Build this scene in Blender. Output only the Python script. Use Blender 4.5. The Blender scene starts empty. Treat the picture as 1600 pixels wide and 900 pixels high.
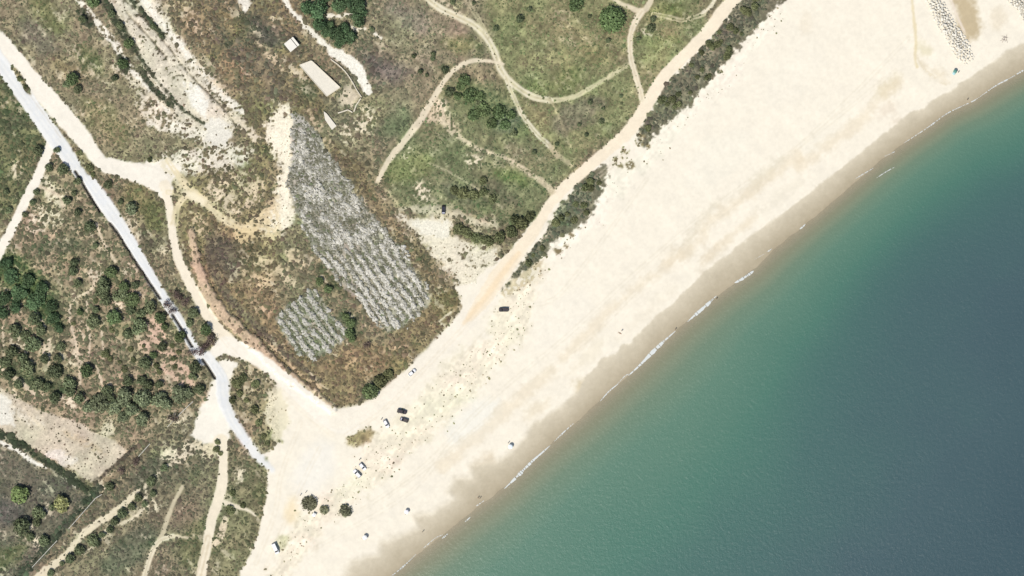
import bpy, bmesh, math, random
import numpy as np
from mathutils import Vector, Matrix

# ------------------------------------------------------------------ camera, world, sun, exposure
S = 0.30                                   # metres per survey unit (the layout is drawn on a 1600 x 900 survey grid)
CX, CY = 800.0, 450.0
def wx(px): return (px - CX) * S
def wy(py): return (CY - py) * S
sc = bpy.context.scene
COL = sc.collection
H_CAM = 1500.0
cam_d = bpy.data.cameras.new("camera"); cam = bpy.data.objects.new("camera", cam_d); COL.objects.link(cam)
cam.location = (0, 0, H_CAM); cam.rotation_euler = (0, 0, 0)
cam_d.sensor_width = 36.0; cam_d.lens = 36.0 * (H_CAM - 1.5) / (1600 * S)
cam_d.clip_start = 10; cam_d.clip_end = 6000
sc.camera = cam
SUN_AZ, SUN_EL = math.radians(217), math.radians(56)      # compass bearing of the sun, elevation
w = bpy.data.worlds.new("World"); sc.world = w; w.use_nodes = True
nt = w.node_tree; bg = nt.nodes["Background"]
sky = nt.nodes.new("ShaderNodeTexSky"); sky.sky_type = 'NISHITA'; sky.sun_disc = False
sky.sun_elevation = SUN_EL; sky.sun_rotation = SUN_AZ
nt.links.new(sky.outputs[0], bg.inputs[0]); bg.inputs[1].default_value = 0.09
sun_d = bpy.data.lights.new("sun", 'SUN'); sun_d.energy = 4.0; sun_d.angle = math.radians(0.5); sun_d.color = (1, 0.955, 0.88)
sun = bpy.data.objects.new("sun", sun_d); COL.objects.link(sun)
sdir = Vector((math.sin(SUN_AZ) * math.cos(SUN_EL), math.cos(SUN_AZ) * math.cos(SUN_EL), math.sin(SUN_EL)))
sun.rotation_euler = sdir.to_track_quat('Z', 'Y').to_euler(); sun.location = (0, 0, 300)
sc.view_settings.view_transform = 'Standard'; sc.view_settings.look = 'None'
sc.view_settings.gamma = 1.0; sc.view_settings.use_curve_mapping = False
sc.view_settings.exposure = 0.30
G = 1.50                                   # display value / albedo at that exposure
rng = np.random.default_rng(7); random.seed(7)

VK, SK = 1.56, 1.22                          # living leaf and bare scrub soil reflectance
def lin(c):
    c = np.asarray(c, float) / 255.0
    return np.where(c <= 0.04045, c / 12.92, ((c + 0.055) / 1.055) ** 2.4)
def alb(c, k=1.0): return np.clip(lin(c) / G * k, 0.004, 0.85)

# ------------------------------------------------------------------ noise and drawing tools
def hash2(ix, iy, seed):
    h = (ix.astype(np.int64) * 374761393 + iy.astype(np.int64) * 668265263 + seed * 974634777) & 0x7fffffff
    h = ((h ^ (h >> 13)) * 1274126177) & 0x7fffffff
    h = ((h ^ (h >> 16)) * 1911520717) & 0x7fffffff
    return (h & 0xffffff) / float(0xffffff) * 2 - 1
def vnoise(x, y, scale, seed):
    x = x / scale; y = y / scale
    ix = np.floor(x); iy = np.floor(y); fx = x - ix; fy = y - iy
    fx = fx * fx * (3 - 2 * fx); fy = fy * fy * (3 - 2 * fy)
    a = hash2(ix, iy, seed); b = hash2(ix + 1, iy, seed); c = hash2(ix, iy + 1, seed); d = hash2(ix + 1, iy + 1, seed)
    return (a + (b - a) * fx) * (1 - fy) + (c + (d - c) * fx) * fy
def fbm(x, y, scale, seed, o=3):
    r = 0; amp = 1; t = 0
    for k in range(o):
        r = r + amp * vnoise(x + 17.3 * k, y - 9.1 * k, scale / 2 ** k, seed + k); t += amp; amp *= 0.55
    return r / t * 1.4
def sstep(a, b, x):
    t = np.clip((x - a) / (b - a), 0, 1); return t * t * (3 - 2 * t)
def spline(pts, n=6):
    P = [np.array(p, float) for p in pts]
    if len(P) < 3: return P
    Q = [2 * P[0] - P[1]] + P + [2 * P[-1] - P[-2]]; out = []
    for i in range(1, len(Q) - 2):
        p0, p1, p2, p3 = Q[i - 1], Q[i], Q[i + 1], Q[i + 2]
        for k in range(n):
            t = k / n
            out.append(0.5 * ((2 * p1) + (-p0 + p2) * t + (2 * p0 - 5 * p1 + 4 * p2 - p3) * t * t + (-p0 + 3 * p1 - 3 * p2 + p3) * t ** 3))
    out.append(P[-1]); return out
def d_line(X, Y, pts, widths=None):
    """distance to a polyline and the width interpolated at the closest point"""
    D = np.full(X.shape, 1e9); W = np.zeros(X.shape)
    for i in range(len(pts) - 1):
        a, b = pts[i], pts[i + 1]; vx, vy = b[0] - a[0], b[1] - a[1]; L = vx * vx + vy * vy + 1e-9
        t = np.clip(((X - a[0]) * vx + (Y - a[1]) * vy) / L, 0, 1)
        d = np.hypot(X - a[0] - t * vx, Y - a[1] - t * vy); m = d < D
        D = np.where(m, d, D)
        if widths is not None: W = np.where(m, widths[i] + (widths[i + 1] - widths[i]) * t, W)
    return D, W
def sd_poly(X, Y, pts):
    D, _ = d_line(X, Y, list(pts) + [pts[0]])
    ins = np.zeros(X.shape, bool); n = len(pts)
    for i in range(n):
        x0, y0 = pts[i]; x1, y1 = pts[(i + 1) % n]
        if y0 == y1: continue
        ins ^= ((y0 > Y) != (y1 > Y)) & (X < (x1 - x0) * (Y - y0) / (y1 - y0) + x0)
    return np.where(ins, -D, D)

SHORE = [(380, 1500), (420, 1090), (520, 980), (575, 930), (612, 900), (650, 868), (690, 838), (740, 797), (790, 760), (850, 703), (900, 660), (945, 620),
         (985, 583), (1020, 550), (1056, 517), (1078, 498), (1120, 462), (1150, 440), (1180, 418), (1210, 390), (1260, 350),
         (1300, 316), (1340, 282), (1380, 248), (1412, 224), (1450, 199), (1482, 176), (1522, 157), (1557, 134), (1600, 110), (1660, 77), (1760, 20), (2300, -280), (2900, -600)]
DRYEDGE = [(350, 1100), (440, 990), (535, 900), (550, 875), (590, 867), (597, 847), (630, 835), (652, 825), (645, 806), (675, 800), (707, 780), (700, 768),
           (710, 747), (735, 745), (736, 726), (775, 719), (800, 705), (825, 676), (832, 662), (860, 647), (880, 630), (905, 610), (914, 590),
           (930, 575), (940, 562), (962, 552), (972, 537), (987, 535), (995, 522), (1017, 502), (1035, 485), (1057, 470), (1068, 456), (1080, 445), (1100, 425),
           (1125, 405), (1142, 397), (1150, 385), (1175, 367), (1200, 347), (1232, 327), (1265, 300), (1300, 275), (1330, 250), (1362, 224), (1395, 198),
           (1420, 177), (1445, 167), (1470, 148), (1485, 141), (1520, 118), (1550, 97), (1570, 83), (1600, 67), (1660, 30), (1800, -50), (2900, -650)]

# ------------------------------------------------------------------ layout of the ground cover
SAND = (249, 240, 220); DIRT = (251, 243, 226); ASPH = (243, 242, 236); WHITE = (243, 236, 218); TAN = (214, 200, 170)
OPS = []
def earth(c):                             # bleached, dusty browns
    if c is None or c[0] > 170 or c[0] - c[1] < 14: return c
    return (c[0] - 7, c[1] + 3, c[2] - 4)
def poly(pts, c=None, vc=None, veg=None, a=1.0, soft=4, rag=6, rs=2, speck=None, cls=None, vs=None, dz=0):
    OPS.append(dict(k='p', pts=pts, c=earth(c), vc=earth(vc), veg=veg, a=a, soft=soft, rag=rag, rs=rs, speck=speck, cls=cls, vs=vs, dz=dz))
def stroke(pts, w, c=None, vc=None, veg=None, a=1.0, soft=1.5, rag=1.5, rs=3, speck=None, cls=None, vs=None, dz=0, rut=None):
    OPS.append(dict(k='s', pts=pts, w=w, c=earth(c), vc=earth(vc), veg=veg, a=a, soft=soft, rag=rag, rs=rs, speck=speck, cls=cls, vs=vs, dz=dz, rut=rut))
def blob(x, y, rx, ry=None, ang=0, **k):
    ry = ry or rx; ca, sa = math.cos(math.radians(ang)), math.sin(math.radians(ang))
    poly([(x + rx * math.cos(t) * ca - ry * math.sin(t) * sa, y + rx * math.cos(t) * sa + ry * math.sin(t) * ca) for t in np.linspace(0, 2 * math.pi, 13)[:-1]], **k)

# --- broad tones of the scrub
T = dict(soft=14, rag=16, rs=1)
poly([(-700, -700), (470, -700), (470, 0), (300, 250), (100, 200), (-60, 20)], c=(140, 131, 104), vc=(112, 106, 80), **T)
poly([(-700, 0), (-60, 70), (80, 225), (40, 320), (-700, 500)], c=(118, 116, 84), vc=(84, 92, 60), **T)
poly([(-700, 400), (0, 390), (90, 230), (200, 350), (320, 560), (330, 640), (200, 700), (-700, 620)], c=(152, 139, 112), vc=(104, 102, 74), **T)
poly([(-700, 690), (0, 690), (140, 775), (60, 900), (-40, 1000), (-700, 1500)], c=(112, 108, 90), vc=(92, 92, 74), **T)
poly([(60, 900), (150, 770), (300, 640), (350, 690), (330, 900), (320, 1500), (-100, 1500)], c=(131, 122, 98), vc=(100, 96, 74), **T)
poly([(350, 690), (412, 740), (405, 820), (370, 900), (330, 1000), (330, 820)], c=(126, 122, 94), vc=(98, 98, 70), **T)
poly([(230, -60), (470, -60), (480, 60), (500, 150), (470, 180), (430, 165), (370, 160), (280, 50)], c=(140, 117, 95), vc=(116, 97, 80), **T)
poly([(330, 0), (385, 0), (430, 80), (440, 150), (390, 150), (340, 90)], c=(128, 108, 92), vc=(105, 90, 78), **T)
poly([(370, 150), (440, 170), (430, 330), (420, 400), (330, 390), (290, 300), (300, 250), (400, 240)], c=(140, 124, 96), vc=(106, 98, 72), **T)
poly([(285, 320), (420, 360), (440, 480), (500, 560), (600, 540), (680, 450), (720, 480), (620, 600), (530, 648), (420, 570), (330, 480), (290, 400)], c=(147, 122, 98), vc=(122, 99, 78), **T)
poly([(460, 150), (500, 150), (600, 320), (680, 420), (722, 480), (690, 470), (640, 400), (540, 270)], c=(135, 112, 90), vc=(112, 92, 74), **T)
poly([(560, -60), (760, -60), (780, 100), (700, 110), (600, 260), (500, 200), (540, 100)], c=(137, 129, 103), vc=(108, 106, 80), **T)
poly([(560, 78), (600, 85), (650, 112), (620, 132), (580, 128)], c=(116, 108, 97), vc=(95, 90, 80), **T)
poly([(740, -60), (1100, -60), (1100, 60), (1000, 170), (880, 280), (800, 200), (780, 110)], c=(128, 127, 92), vc=(114, 120, 78), **T)
poly([(700, 110), (800, 160), (880, 260), (830, 350), (720, 330), (620, 320), (600, 260)], c=(122, 123, 90), vc=(102, 110, 74), **T)
poly([(590, 280), (650, 200), (700, 210), (830, 300), (800, 350), (640, 325)], c=(120, 122, 90), vc=(96, 108, 70), **T)
for pl_ in ([(600, -60), (1230, -60), (1100, 60), (1000, 170), (880, 280), (830, 350), (720, 330), (600, 320), (600, 200)],):
    poly(pl_, vs=0.62, soft=14, rag=14, rs=1)
for pl_ in ([(-60, -60), (130, -60), (300, 250), (170, 250), (60, 110)], [(-60, 700), (0, 690), (140, 775), (60, 900), (-60, 980)], [(60, 920), (240, 740), (420, 740), (360, 960)]):
    poly(pl_, vs=0.75, soft=14, rag=14, rs=1)
# brown and green tints inside them
for (x, y, rx, ry, an, c, vc) in [
    (755, 160, 44, 30, 35, (112, 122, 84), (92, 112, 70)), (790, 190, 22, 18, 0, (106, 116, 92), (84, 102, 78)),
    (140, 95, 30, 16, 45, (110, 115, 78), (80, 98, 56)), (60, 60, 40, 18, 40, (124, 118, 100), (104, 100, 82)), (70, 20, 40, 14, 50, (120, 120, 82), (96, 102, 62)),
    (30, 160, 30, 18, 45, (98, 104, 72), (70, 86, 52)), (20, 190, 20, 16, 0, (104, 104, 80), (80, 90, 60)),
    (165, 190, 50, 22, 45, (142, 136, 100), (116, 116, 76)), (100, 110, 30, 14, 45, (136, 124, 92), (112, 102, 72)),
    (30, 430, 50, 30, 50, (92, 104, 66), (66, 92, 48)), (70, 480, 40, 20, 60, (84, 98, 62), (60, 84, 46)), (90, 385, 40, 14, -10, (112, 112, 86), (84, 92, 64)),
    (40, 590, 70, 14, 20, (92, 98, 70), (68, 82, 52)), (60, 280, 30, 14, 0, (136, 122, 100), (100, 98, 72)),
    (60, 780, 60, 22, -30, (102, 99, 84), (84, 84, 70)), (15, 870, 40, 16, -40, (92, 100, 66), (72, 90, 50)), (10, 800, 24, 20, 0, (98, 96, 88), (84, 86, 76)),
    (205, 860, 60, 22, -40, (104, 106, 86), (80, 88, 66)), (310, 850, 30, 40, 20, (112, 112, 80), (86, 94, 60)), (240, 740, 40, 20, -40, (106, 104, 86), (84, 88, 66)),
    (260, 800, 28, 36, 20, (126, 114, 94), (104, 96, 76)), (290, 720, 30, 40, 30, (118, 112, 90), (92, 92, 70)), (380, 850, 20, 36, 20, (104, 104, 72), (80, 86, 54)),
    (840, 95, 38, 18, 0, (152, 134, 106), (128, 112, 86)), (895, 50, 30, 13, 20, (150, 134, 104), (126, 112, 84)), (890, 120, 16, 26, 20, (112, 124, 78), (98, 112, 62)),
    (850, 135, 24, 12, 0, (128, 130, 88), (104, 114, 68)), (930, 85, 26, 14, 30, (140, 138, 96), (112, 118, 74)), (885, 90, 8, 22, -20, (166, 166, 116), (142, 144, 96)),
    (1030, 80, 40, 20, -50, (150, 144, 104), (124, 124, 78)), (1040, 20, 30, 14, 0, (124, 128, 82), (100, 112, 60)), (900, 180, 50, 20, -30, (134, 126, 104), (108, 106, 82)),
    (845, 200, 16, 30, -30, (156, 142, 108), (128, 116, 80)), (690, 40, 50, 22, 20, (142, 132, 108), (116, 112, 84)), (640, 30, 40, 18, 30, (138, 130, 112), (112, 110, 90)),
    (720, 70, 24, 14, 10, (132, 134, 90), (108, 116, 70)), (620, 190, 30, 20, -50, (106, 112, 84), (80, 92, 62)), (580, 170, 26, 26, 0, (146, 138, 106), (118, 114, 82)), (560, 220, 30, 14, 40, (150, 140, 112), (120, 114, 84)),
    (640, 260, 40, 22, -20, (132, 138, 92), (104, 116, 66)), (800, 275, 28, 10, 20, (110, 126, 76), (86, 108, 56)), (720, 300, 40, 14, 20, (104, 106, 84), (76, 88, 62)),
    (770, 300, 40, 14, 20, (112, 110, 86), (84, 90, 64)), (800, 230, 26, 14, 30, (132, 126, 98), (106, 106, 76)), (760, 240, 30, 12, 20, (118, 120, 90), (90, 100, 68)),
    (350, 400, 22, 44, -35, (112, 97, 86), (88, 78, 68)), (330, 430, 16, 40, -35, (158, 128, 104), (132, 104, 82)), (395, 400, 24, 30, 0, (120, 110, 82), (92, 90, 62)),
    (520, 440, 30, 12, 45, (102, 102, 74), (78, 84, 54)), (545, 505, 12, 24, -20, (80, 98, 66), (58, 80, 48)), (640, 540, 40, 12, -40, (122, 112, 84), (98, 92, 66)),
    (590, 600, 34, 14, -45, (96, 100, 78), (70, 80, 58)), (560, 560, 50, 30, 0, (154, 124, 100), (128, 102, 80)), (560, 645, 24, 8, -20, (146, 136, 96), (120, 112, 72)), (620, 575, 22, 10, -40, (136, 128, 88), (112, 108, 70)),
    (700, 470, 24, 18, -40, (138, 118, 88), (112, 98, 68)), (655, 395, 30, 9, 50, (112, 106, 78), (86, 88, 60)), (460, 590, 40, 9, 40, (160, 128, 100), (130, 104, 80)), (310, 370, 20, 24, -40, (124, 118, 84), (100, 98, 64)),
    (215, 310, 30, 22, 40, (132, 126, 88), (106, 104, 66)), (240, 340, 18, 26, 0, (118, 116, 78), (92, 96, 58)), (235, 380, 14, 20, -30, (112, 106, 84), (84, 84, 62)),
    (440, 60, 40, 12, 40, (112, 104, 88), (90, 88, 70)), (480, 140, 22, 12, 45, (104, 106, 78), (76, 88, 56)), (395, 45, 20, 26, -40, (108, 104, 84), (86, 86, 66)), (415, 55, 24, 8, 45, (96, 92, 84), (76, 76, 66)),
    (360, 35, 12, 30, -40, (158, 132, 102), (128, 104, 80)), (365, 105, 10, 26, -45, (176, 146, 112), (140, 112, 86)), (400, 130, 20, 12, 45, (150, 128, 100), (118, 100, 78))]:
    blob(x, y, rx, ry, an, c=c, vc=vc, a=0.8, soft=10, rag=12, rs=2)

# --- pale bare ground, speckled
SP = dict(soft=3, rag=9, rs=3)
poly([(0, 605), (60, 640), (130, 662), (165, 682), (200, 702), (196, 712), (152, 750), (142, 752), (90, 722), (40, 692), (-30, 655), (-60, 600)], c=(204, 192, 168), vc=(108, 96, 76), veg=0.24, soft=3, rag=5, rs=2, vs=0.55)
poly([(-30, 600), (18, 625), (22, 665), (-30, 660)], c=(238, 232, 216), veg=0.03, soft=3, rag=6, rs=3)
blob(95, 715, 26, 10, 20, c=(228, 220, 204), a=0.8, **SP)
blob(40, 650, 34, 10, 30, c=(222, 212, 192), a=0.7, speck=-0.1, **SP)
blob(130, 690, 40, 8, 28, c=(192, 176, 146), a=0.7, speck=0.0, **SP)
stroke([(20, 610), (45, 645), (70, 672)], 6, c=(222, 208, 180), a=0.7)
poly([(618, 334), (650, 340), (690, 336), (710, 346), (708, 366), (735, 380), (775, 390), (782, 410), (752, 448), (722, 452), (706, 436), (680, 408), (655, 372), (630, 350)], c=(234, 225, 200), vc=(140, 128, 96), veg=0.10, speck=-0.4, soft=5, rag=14, rs=3, vs=0.5)
poly([(640, 345), (700, 345), (705, 365), (690, 372), (660, 365)], c=(246, 240, 220), a=0.9, veg=0.04, **SP)
poly([(620, 323), (690, 322), (740, 340), (775, 345), (778, 358), (740, 352), (700, 340), (620, 331)], c=(216, 208, 178), a=0.8, veg=0.2, soft=4, rag=8, rs=3)
poly([(415, 195), (432, 168), (452, 158), (462, 190), (458, 250), (455, 290), (462, 330), (448, 362), (425, 366), (415, 345), (432, 300), (436, 250), (418, 220)], c=(248, 238, 212), vc=(120, 108, 78), veg=0.10, soft=5, rag=16, rs=3, vs=0.45, speck=-0.5)
poly([(405, 330), (435, 300), (440, 380), (400, 372), (370, 355)], c=(226, 208, 168), a=0.8, veg=0.1, speck=-0.1, soft=6, rag=10, rs=3)
poly([(440, 390), (465, 385), (480, 420), (465, 425), (448, 405)], c=(228, 208, 172), a=0.8, veg=0.1, speck=0.0, **SP)
poly([(395, 425), (430, 430), (430, 450), (400, 455)], c=(214, 190, 155), a=0.7, veg=0.3, speck=0.0, **SP)
poly([(245, 240), (300, 232), (345, 220), (400, 235), (380, 262), (330, 270), (280, 275)], c=(238, 230, 210), a=0.9, veg=0.15, speck=-0.15, soft=6, rag=12, rs=3)
poly([(400, 260), (350, 330), (320, 300), (330, 270)], c=(205, 190, 160), a=0.8, veg=0.4, speck=0.1, soft=6, rag=12, rs=3)
# strips of the old terraces
poly([(160, -30), (228, -30), (290, 70), (350, 145), (385, 190), (330, 218), (285, 195), (232, 125)], c=(222, 213, 191), vc=(112, 104, 80), veg=0.22, a=0.95, speck=-0.32, soft=5, rag=9, rs=3, vs=0.6)
poly([(180, 95), (225, 118), (290, 190), (310, 215), (270, 215), (225, 165)], c=(214, 204, 182), vc=(104, 98, 74), veg=0.35, a=0.9, speck=0.0, soft=5, rag=9, rs=3, vs=0.6)
for pts, wd in [([(110, -20), (140, 20), (160, 45), (180, 70), (195, 95), (212, 118), (235, 140), (262, 172)], 10), ([(210, -20), (240, 20), (260, 45), (285, 75), (310, 105), (345, 145), (378, 175)], 11)]:
    stroke(pts, wd, c=WHITE, vc=(105, 98, 74), veg=0.1, rag=6, rs=3, speck=-0.25, vs=0.6)
stroke([(150, -20), (175, 15), (200, 55), (232, 92), (262, 130), (292, 165), (322, 205)], 16, c=(222, 212, 188), vc=(130, 120, 92), veg=0.2, rag=5, rs=3, vs=0.5)
stroke([(200, 20), (225, 48), (255, 85), (280, 120)], 9, c=(224, 214, 190), vc=(110, 102, 78), veg=0.2, rag=5, rs=3, speck=-0.2, vs=0.5)
stroke([(262, 165), (225, 140), (200, 118), (180, 105)], 12, c=(205, 195, 170), veg=0.35, speck=0.0, rag=6, rs=3, vs=0.6)
stroke([(240, 190), (290, 205), (320, 215)], 22, c=(232, 224, 204), veg=0.2, speck=-0.05, rag=8, rs=3, vs=0.6)
stroke([(340, 165), (372, 190), (400, 215)], 16, c=(218, 206, 180), veg=0.25, speck=0.0, rag=8, rs=3, vs=0.6)
poly([(283, 128), (312, 134), (326, 160), (322, 188), (300, 166)], c=(248, 243, 228), veg=0.03, soft=3, rag=6, rs=3)
blob(340, 207, 24, 22, 30, c=(236, 230, 214), vc=(120, 112, 86), veg=0.03, soft=4, rag=11, rs=3)
for pts, wd in [([(148, -20), (170, 12), (192, 48), (210, 78)], 13), ([(200, -5), (225, 22), (240, 40), (256, 56)], 8), ([(214, 82), (240, 118), (282, 168), (318, 192)], 5), ([(222, 112), (240, 140), (268, 165)], 9), ([(188, 92), (196, 108)], 14), ([(128, 20), (140, 38)], 14)]:  # dark vegetation; the long narrow strip paints in the bank's shadow
    stroke(pts, wd, c=(88, 88, 70), vc=(62, 70, 48), veg=1.0, rag=3, rs=3, vs=1.1)
for pts in [[(195, 0), (225, 28), (262, 72), (300, 120), (350, 170), (368, 196)], [(198, 20), (240, 66), (262, 96)]]:
    stroke(pts, 2.5, c=(110, 104, 84), vc=(70, 72, 52), veg=0.8, rag=1.5, dz=-0.5, vs=0.4)
stroke([(365, -20), (385, 8)], 16, c=(240, 232, 215), veg=0.08, rag=6, rs=3)
stroke([(440, -20), (448, 5), (460, 22), (478, 40), (492, 55), (508, 70), (522, 82)], 9, c=(246, 240, 222), veg=0.05, rag=5, rs=3, speck=-0.45)
stroke([(516, 80), (535, 90), (550, 100), (560, 112), (568, 128), (576, 144)], [12, 19, 18, 19, 14, 11], c=(250, 245, 228), veg=0.0, rag=4, rs=3)
stroke([(512, 25), (525, 26), (540, 23), (556, 19)], 7, c=(246, 238, 220), veg=0.02, rag=3, rs=3)
stroke([(545, 40), (560, 47), (572, 45)], 4, c=(230, 222, 200), veg=0.1, rag=3, rs=3)
stroke([(585, 52), (596, 60)], 5, c=(240, 234, 214), veg=0.1, rag=3, rs=3)
poly([(530, 142), (550, 132), (562, 150), (552, 168), (532, 166)], c=(218, 204, 178), a=0.9, veg=0.1, soft=5, rag=6, rs=3)
for (x, y, r, sp) in [(75, 290, 18, .05), (90, 310, 22, .0), (60, 345, 26, .1), (85, 340, 20, .1), (25, 265, 16, .1), (205, 325, 12, -.1), (200, 350, 14, -.1), (215, 370, 10, 0), (258, 390, 12, 0), (275, 395, 12, .0), (200, 420, 14, .05), (150, 430, 16, .1), (30, 530, 24, .1), (75, 545, 12, 0), (115, 560, 16, 0), (108, 625, 14, .0), (185, 480, 16, .1), (275, 655, 16, 0), (170, 670, 14, -.2), (115, 630, 12, -.1), (160, 762, 10, -.1), (270, 710, 22, .05), (300, 700, 20, 0), (380, 745, 20, .1), (375, 830, 12, .0), (390, 700, 12, 0), (240, 790, 18, .15), (40, 830, 18, .15), (55, 845, 14, 0), (75, 800, 12, .0), (570, 190, 26, .25), (690, 170, 18, .0), (545, 210, 20, .2), (1010, 50, 14, .1), (740, 250, 18, .2), (660, 300, 22, .25), (640, 240, 16, .3), (280, 100, 10, .1)]:
    blob(x, y, r, r * 0.7, random.uniform(0, 180), c=(226, 214, 186), veg=0.25, a=0.9, speck=sp, soft=6, rag=12, rs=3, vs=0.7)
for (x, y, rx, ry, an) in [(245, 515, 24, 14, 60), (235, 540, 22, 14, 0), (275, 580, 26, 16, 20), (290, 600, 16, 12, 0), (262, 550, 14, 10, 0)]:
    blob(x, y, rx, ry, an, c=(214, 184, 160), vc=(110, 92, 74), veg=0.2, a=0.95, speck=-0.05, soft=5, rag=9, rs=3, vs=0.6)
poly([(355, 700), (320, 720), (300, 690), (330, 650)], c=(232, 218, 186), veg=0.1, a=0.9, speck=-0.2, soft=6, rag=10, rs=3)
# small white paths among the scrub
for pts, wd in [([(150, 440), (140, 455), (120, 465), (110, 480), (110, 500), (120, 540), (125, 570), (125, 600)], 4), ([(136, 470), (137, 510), (141, 530), (139, 555)], 3.5), ([(159, 518), (162, 545), (162, 560)], 3), ([(151, 570), (160, 600)], 4), ([(78, 530), (76, 570)], 5), ([(5, 510), (6, 555)], 3), ([(68, 555), (70, 540)], 5), ([(55, 490), (70, 510)], 6), ([(152, 350), (160, 375), (172, 395), (180, 408)], 5), ([(60, 290), (90, 305), (100, 325)], 4), ([(0, 575), (30, 595), (55, 615)], 6)]:
    stroke(pts, wd, c=(226, 208, 180), veg=0.1, a=0.9, rag=2.5)
for (x, y, rx, ry, an, c, sp) in [(420, 415, 34, 14, 30, (214, 194, 160), 0.05), (385, 430, 22, 12, 50, (206, 184, 150), 0.1), (455, 440, 24, 10, 40, (214, 196, 164), 0.05), (350, 310, 40, 14, 40, (216, 202, 172), 0.0), (395, 300, 20, 30, 20, (206, 190, 160), 0.1), (310, 350, 16, 26, -30, (200, 180, 148), 0.1), (405, 480, 20, 10, 40, (202, 176, 144), 0.1), (270, 120, 26, 40, -40, (222, 212, 190), 0.0), (235, 175, 34, 14, 45, (220, 210, 188), 0.0), (330, 120, 10, 40, -40, (214, 200, 172), 0.1), (300, 30, 12, 40, -40, (210, 190, 160), 0.2), (460, 110, 30, 9, 45, (206, 194, 168), 0.1), (425, 90, 34, 8, 45, (210, 190, 160), 0.1), (500, 200, 12, 40, -35, (190, 170, 142), 0.15)]:
    blob(x, y, rx, ry, an, c=c, vc=(124, 110, 84), veg=0.25, a=0.9, speck=sp, soft=6, rag=12, rs=3, vs=0.6)
# plantation ground
PLANT_A = [(455, 205), (462, 178), (480, 185), (520, 248), (560, 308), (610, 368), (642, 410), (668, 450), (674, 468), (655, 492), (622, 514), (605, 519), (588, 500), (560, 470), (530, 440), (505, 412), (482, 375), (463, 330), (450, 292), (459, 245)]
PLANT_B = [(430, 497), (445, 480), (470, 466), (484, 452), (498, 458), (520, 492), (546, 512), (538, 534), (512, 550), (490, 562), (466, 552), (442, 524)]
poly(PLANT_A, c=(158, 154, 136), vc=(112, 116, 86), veg=0.5, soft=2, rag=5, rs=3)
poly([(460, 180), (480, 188), (505, 240), (500, 280), (470, 290), (456, 270)], c=(196, 190, 182), a=0.8, veg=0.2, soft=5, rag=8, rs=3)
poly(PLANT_B, c=(152, 149, 130), vc=(108, 112, 82), veg=0.5, soft=2, rag=5, rs=3)
# earth bank round the plantation
stroke([(300, 360), (310, 420), (340, 480), (390, 530), (440, 580), (490, 615), (520, 640)], [10, 16, 18, 18, 18, 16, 12], c=(208, 180, 152), vc=(146, 120, 98), veg=0.25, a=0.95, rag=6, dz=1.6)
stroke([(325, 372), (333, 420), (362, 470), (412, 520), (455, 560), (500, 595)], [10, 16, 14, 12, 10, 8], c=(122, 106, 90), vc=(96, 84, 70), veg=0.9, a=0.8, rag=4)
stroke([(415, 530), (445, 560), (470, 585), (500, 605)], 5, c=(224, 196, 160), veg=0.1, a=0.8, speck=-0.2, rag=3)
stroke([(470, 600), (500, 620), (520, 632)], 8, c=(226, 210, 172), veg=0.1, a=0.8, speck=-0.2, rag=3)
stroke([(483, 580), (495, 594)], 2, c=(226, 206, 176), veg=0); stroke([(500, 600), (512, 608)], 2, c=(226, 206, 176), veg=0)
stroke([(686, 502), (705, 488)], 3, c=(224, 214, 184), veg=0.1, rag=2)
stroke([(690, 506), (700, 512), (712, 505)], 3, c=(220, 210, 180), veg=0.1, rag=2)
stroke([(580, 560), (610, 545), (640, 540)], 4, c=(196, 172, 142), a=0.6, veg=0.3, rag=3); stroke([(540, 575), (555, 560)], 4, c=(206, 176, 138), a=0.8, veg=0.2, rag=3); stroke([(552, 570), (558, 556)], 2.5, c=(212, 184, 146), a=0.8, veg=0.2, rag=2)

# --- the beach, then the strips of dune scrub on it
BEACH = [(372, 900), (392, 860), (404, 828), (412, 775), (416, 738), (408, 712), (425, 700), (440, 690), (432, 640), (420, 600), (440, 600), (480, 632), (527, 650), (560, 640), (596, 622), (618, 600), (652, 570),
         (700, 532), (722, 500), (722, 475), (712, 450), (740, 440), (760, 420), (790, 400), (830, 350), (880, 290), (940, 240), (985, 200), (1010, 160), (1040, 115), (1080, 75), (1120, 30), (1150, 0), (1210, -60), (1700, -700), (2900, -700), (2900, 1500), (200, 1500), (340, 980)]
poly(BEACH, c=SAND, vc=(150, 134, 98), veg=0.0, soft=2.5, rag=5, rs=3, cls=1)
poly([(355, 562), (385, 566), (405, 575), (425, 590), (432, 615), (420, 640), (428, 665), (430, 690), (412, 702), (390, 680), (372, 650), (360, 610), (352, 585)], c=(150, 138, 108), vc=(98, 94, 68), veg=0.8, soft=2.5, rag=6, rs=3, cls=0)
poly([(415, 612), (440, 605), (452, 640), (450, 670), (430, 690), (415, 660)], c=(232, 222, 192), vc=(130, 118, 86), veg=0.1, a=0.9, soft=4, rag=8, rs=3, vs=0.4)
poly([(418, 715), (416, 775), (404, 830), (390, 868), (365, 900), (330, 900), (360, 800), (385, 740), (400, 715)], c=(128, 124, 94), vc=(98, 98, 68), veg=0.8, soft=2, rag=3, rs=3, cls=0)
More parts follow.
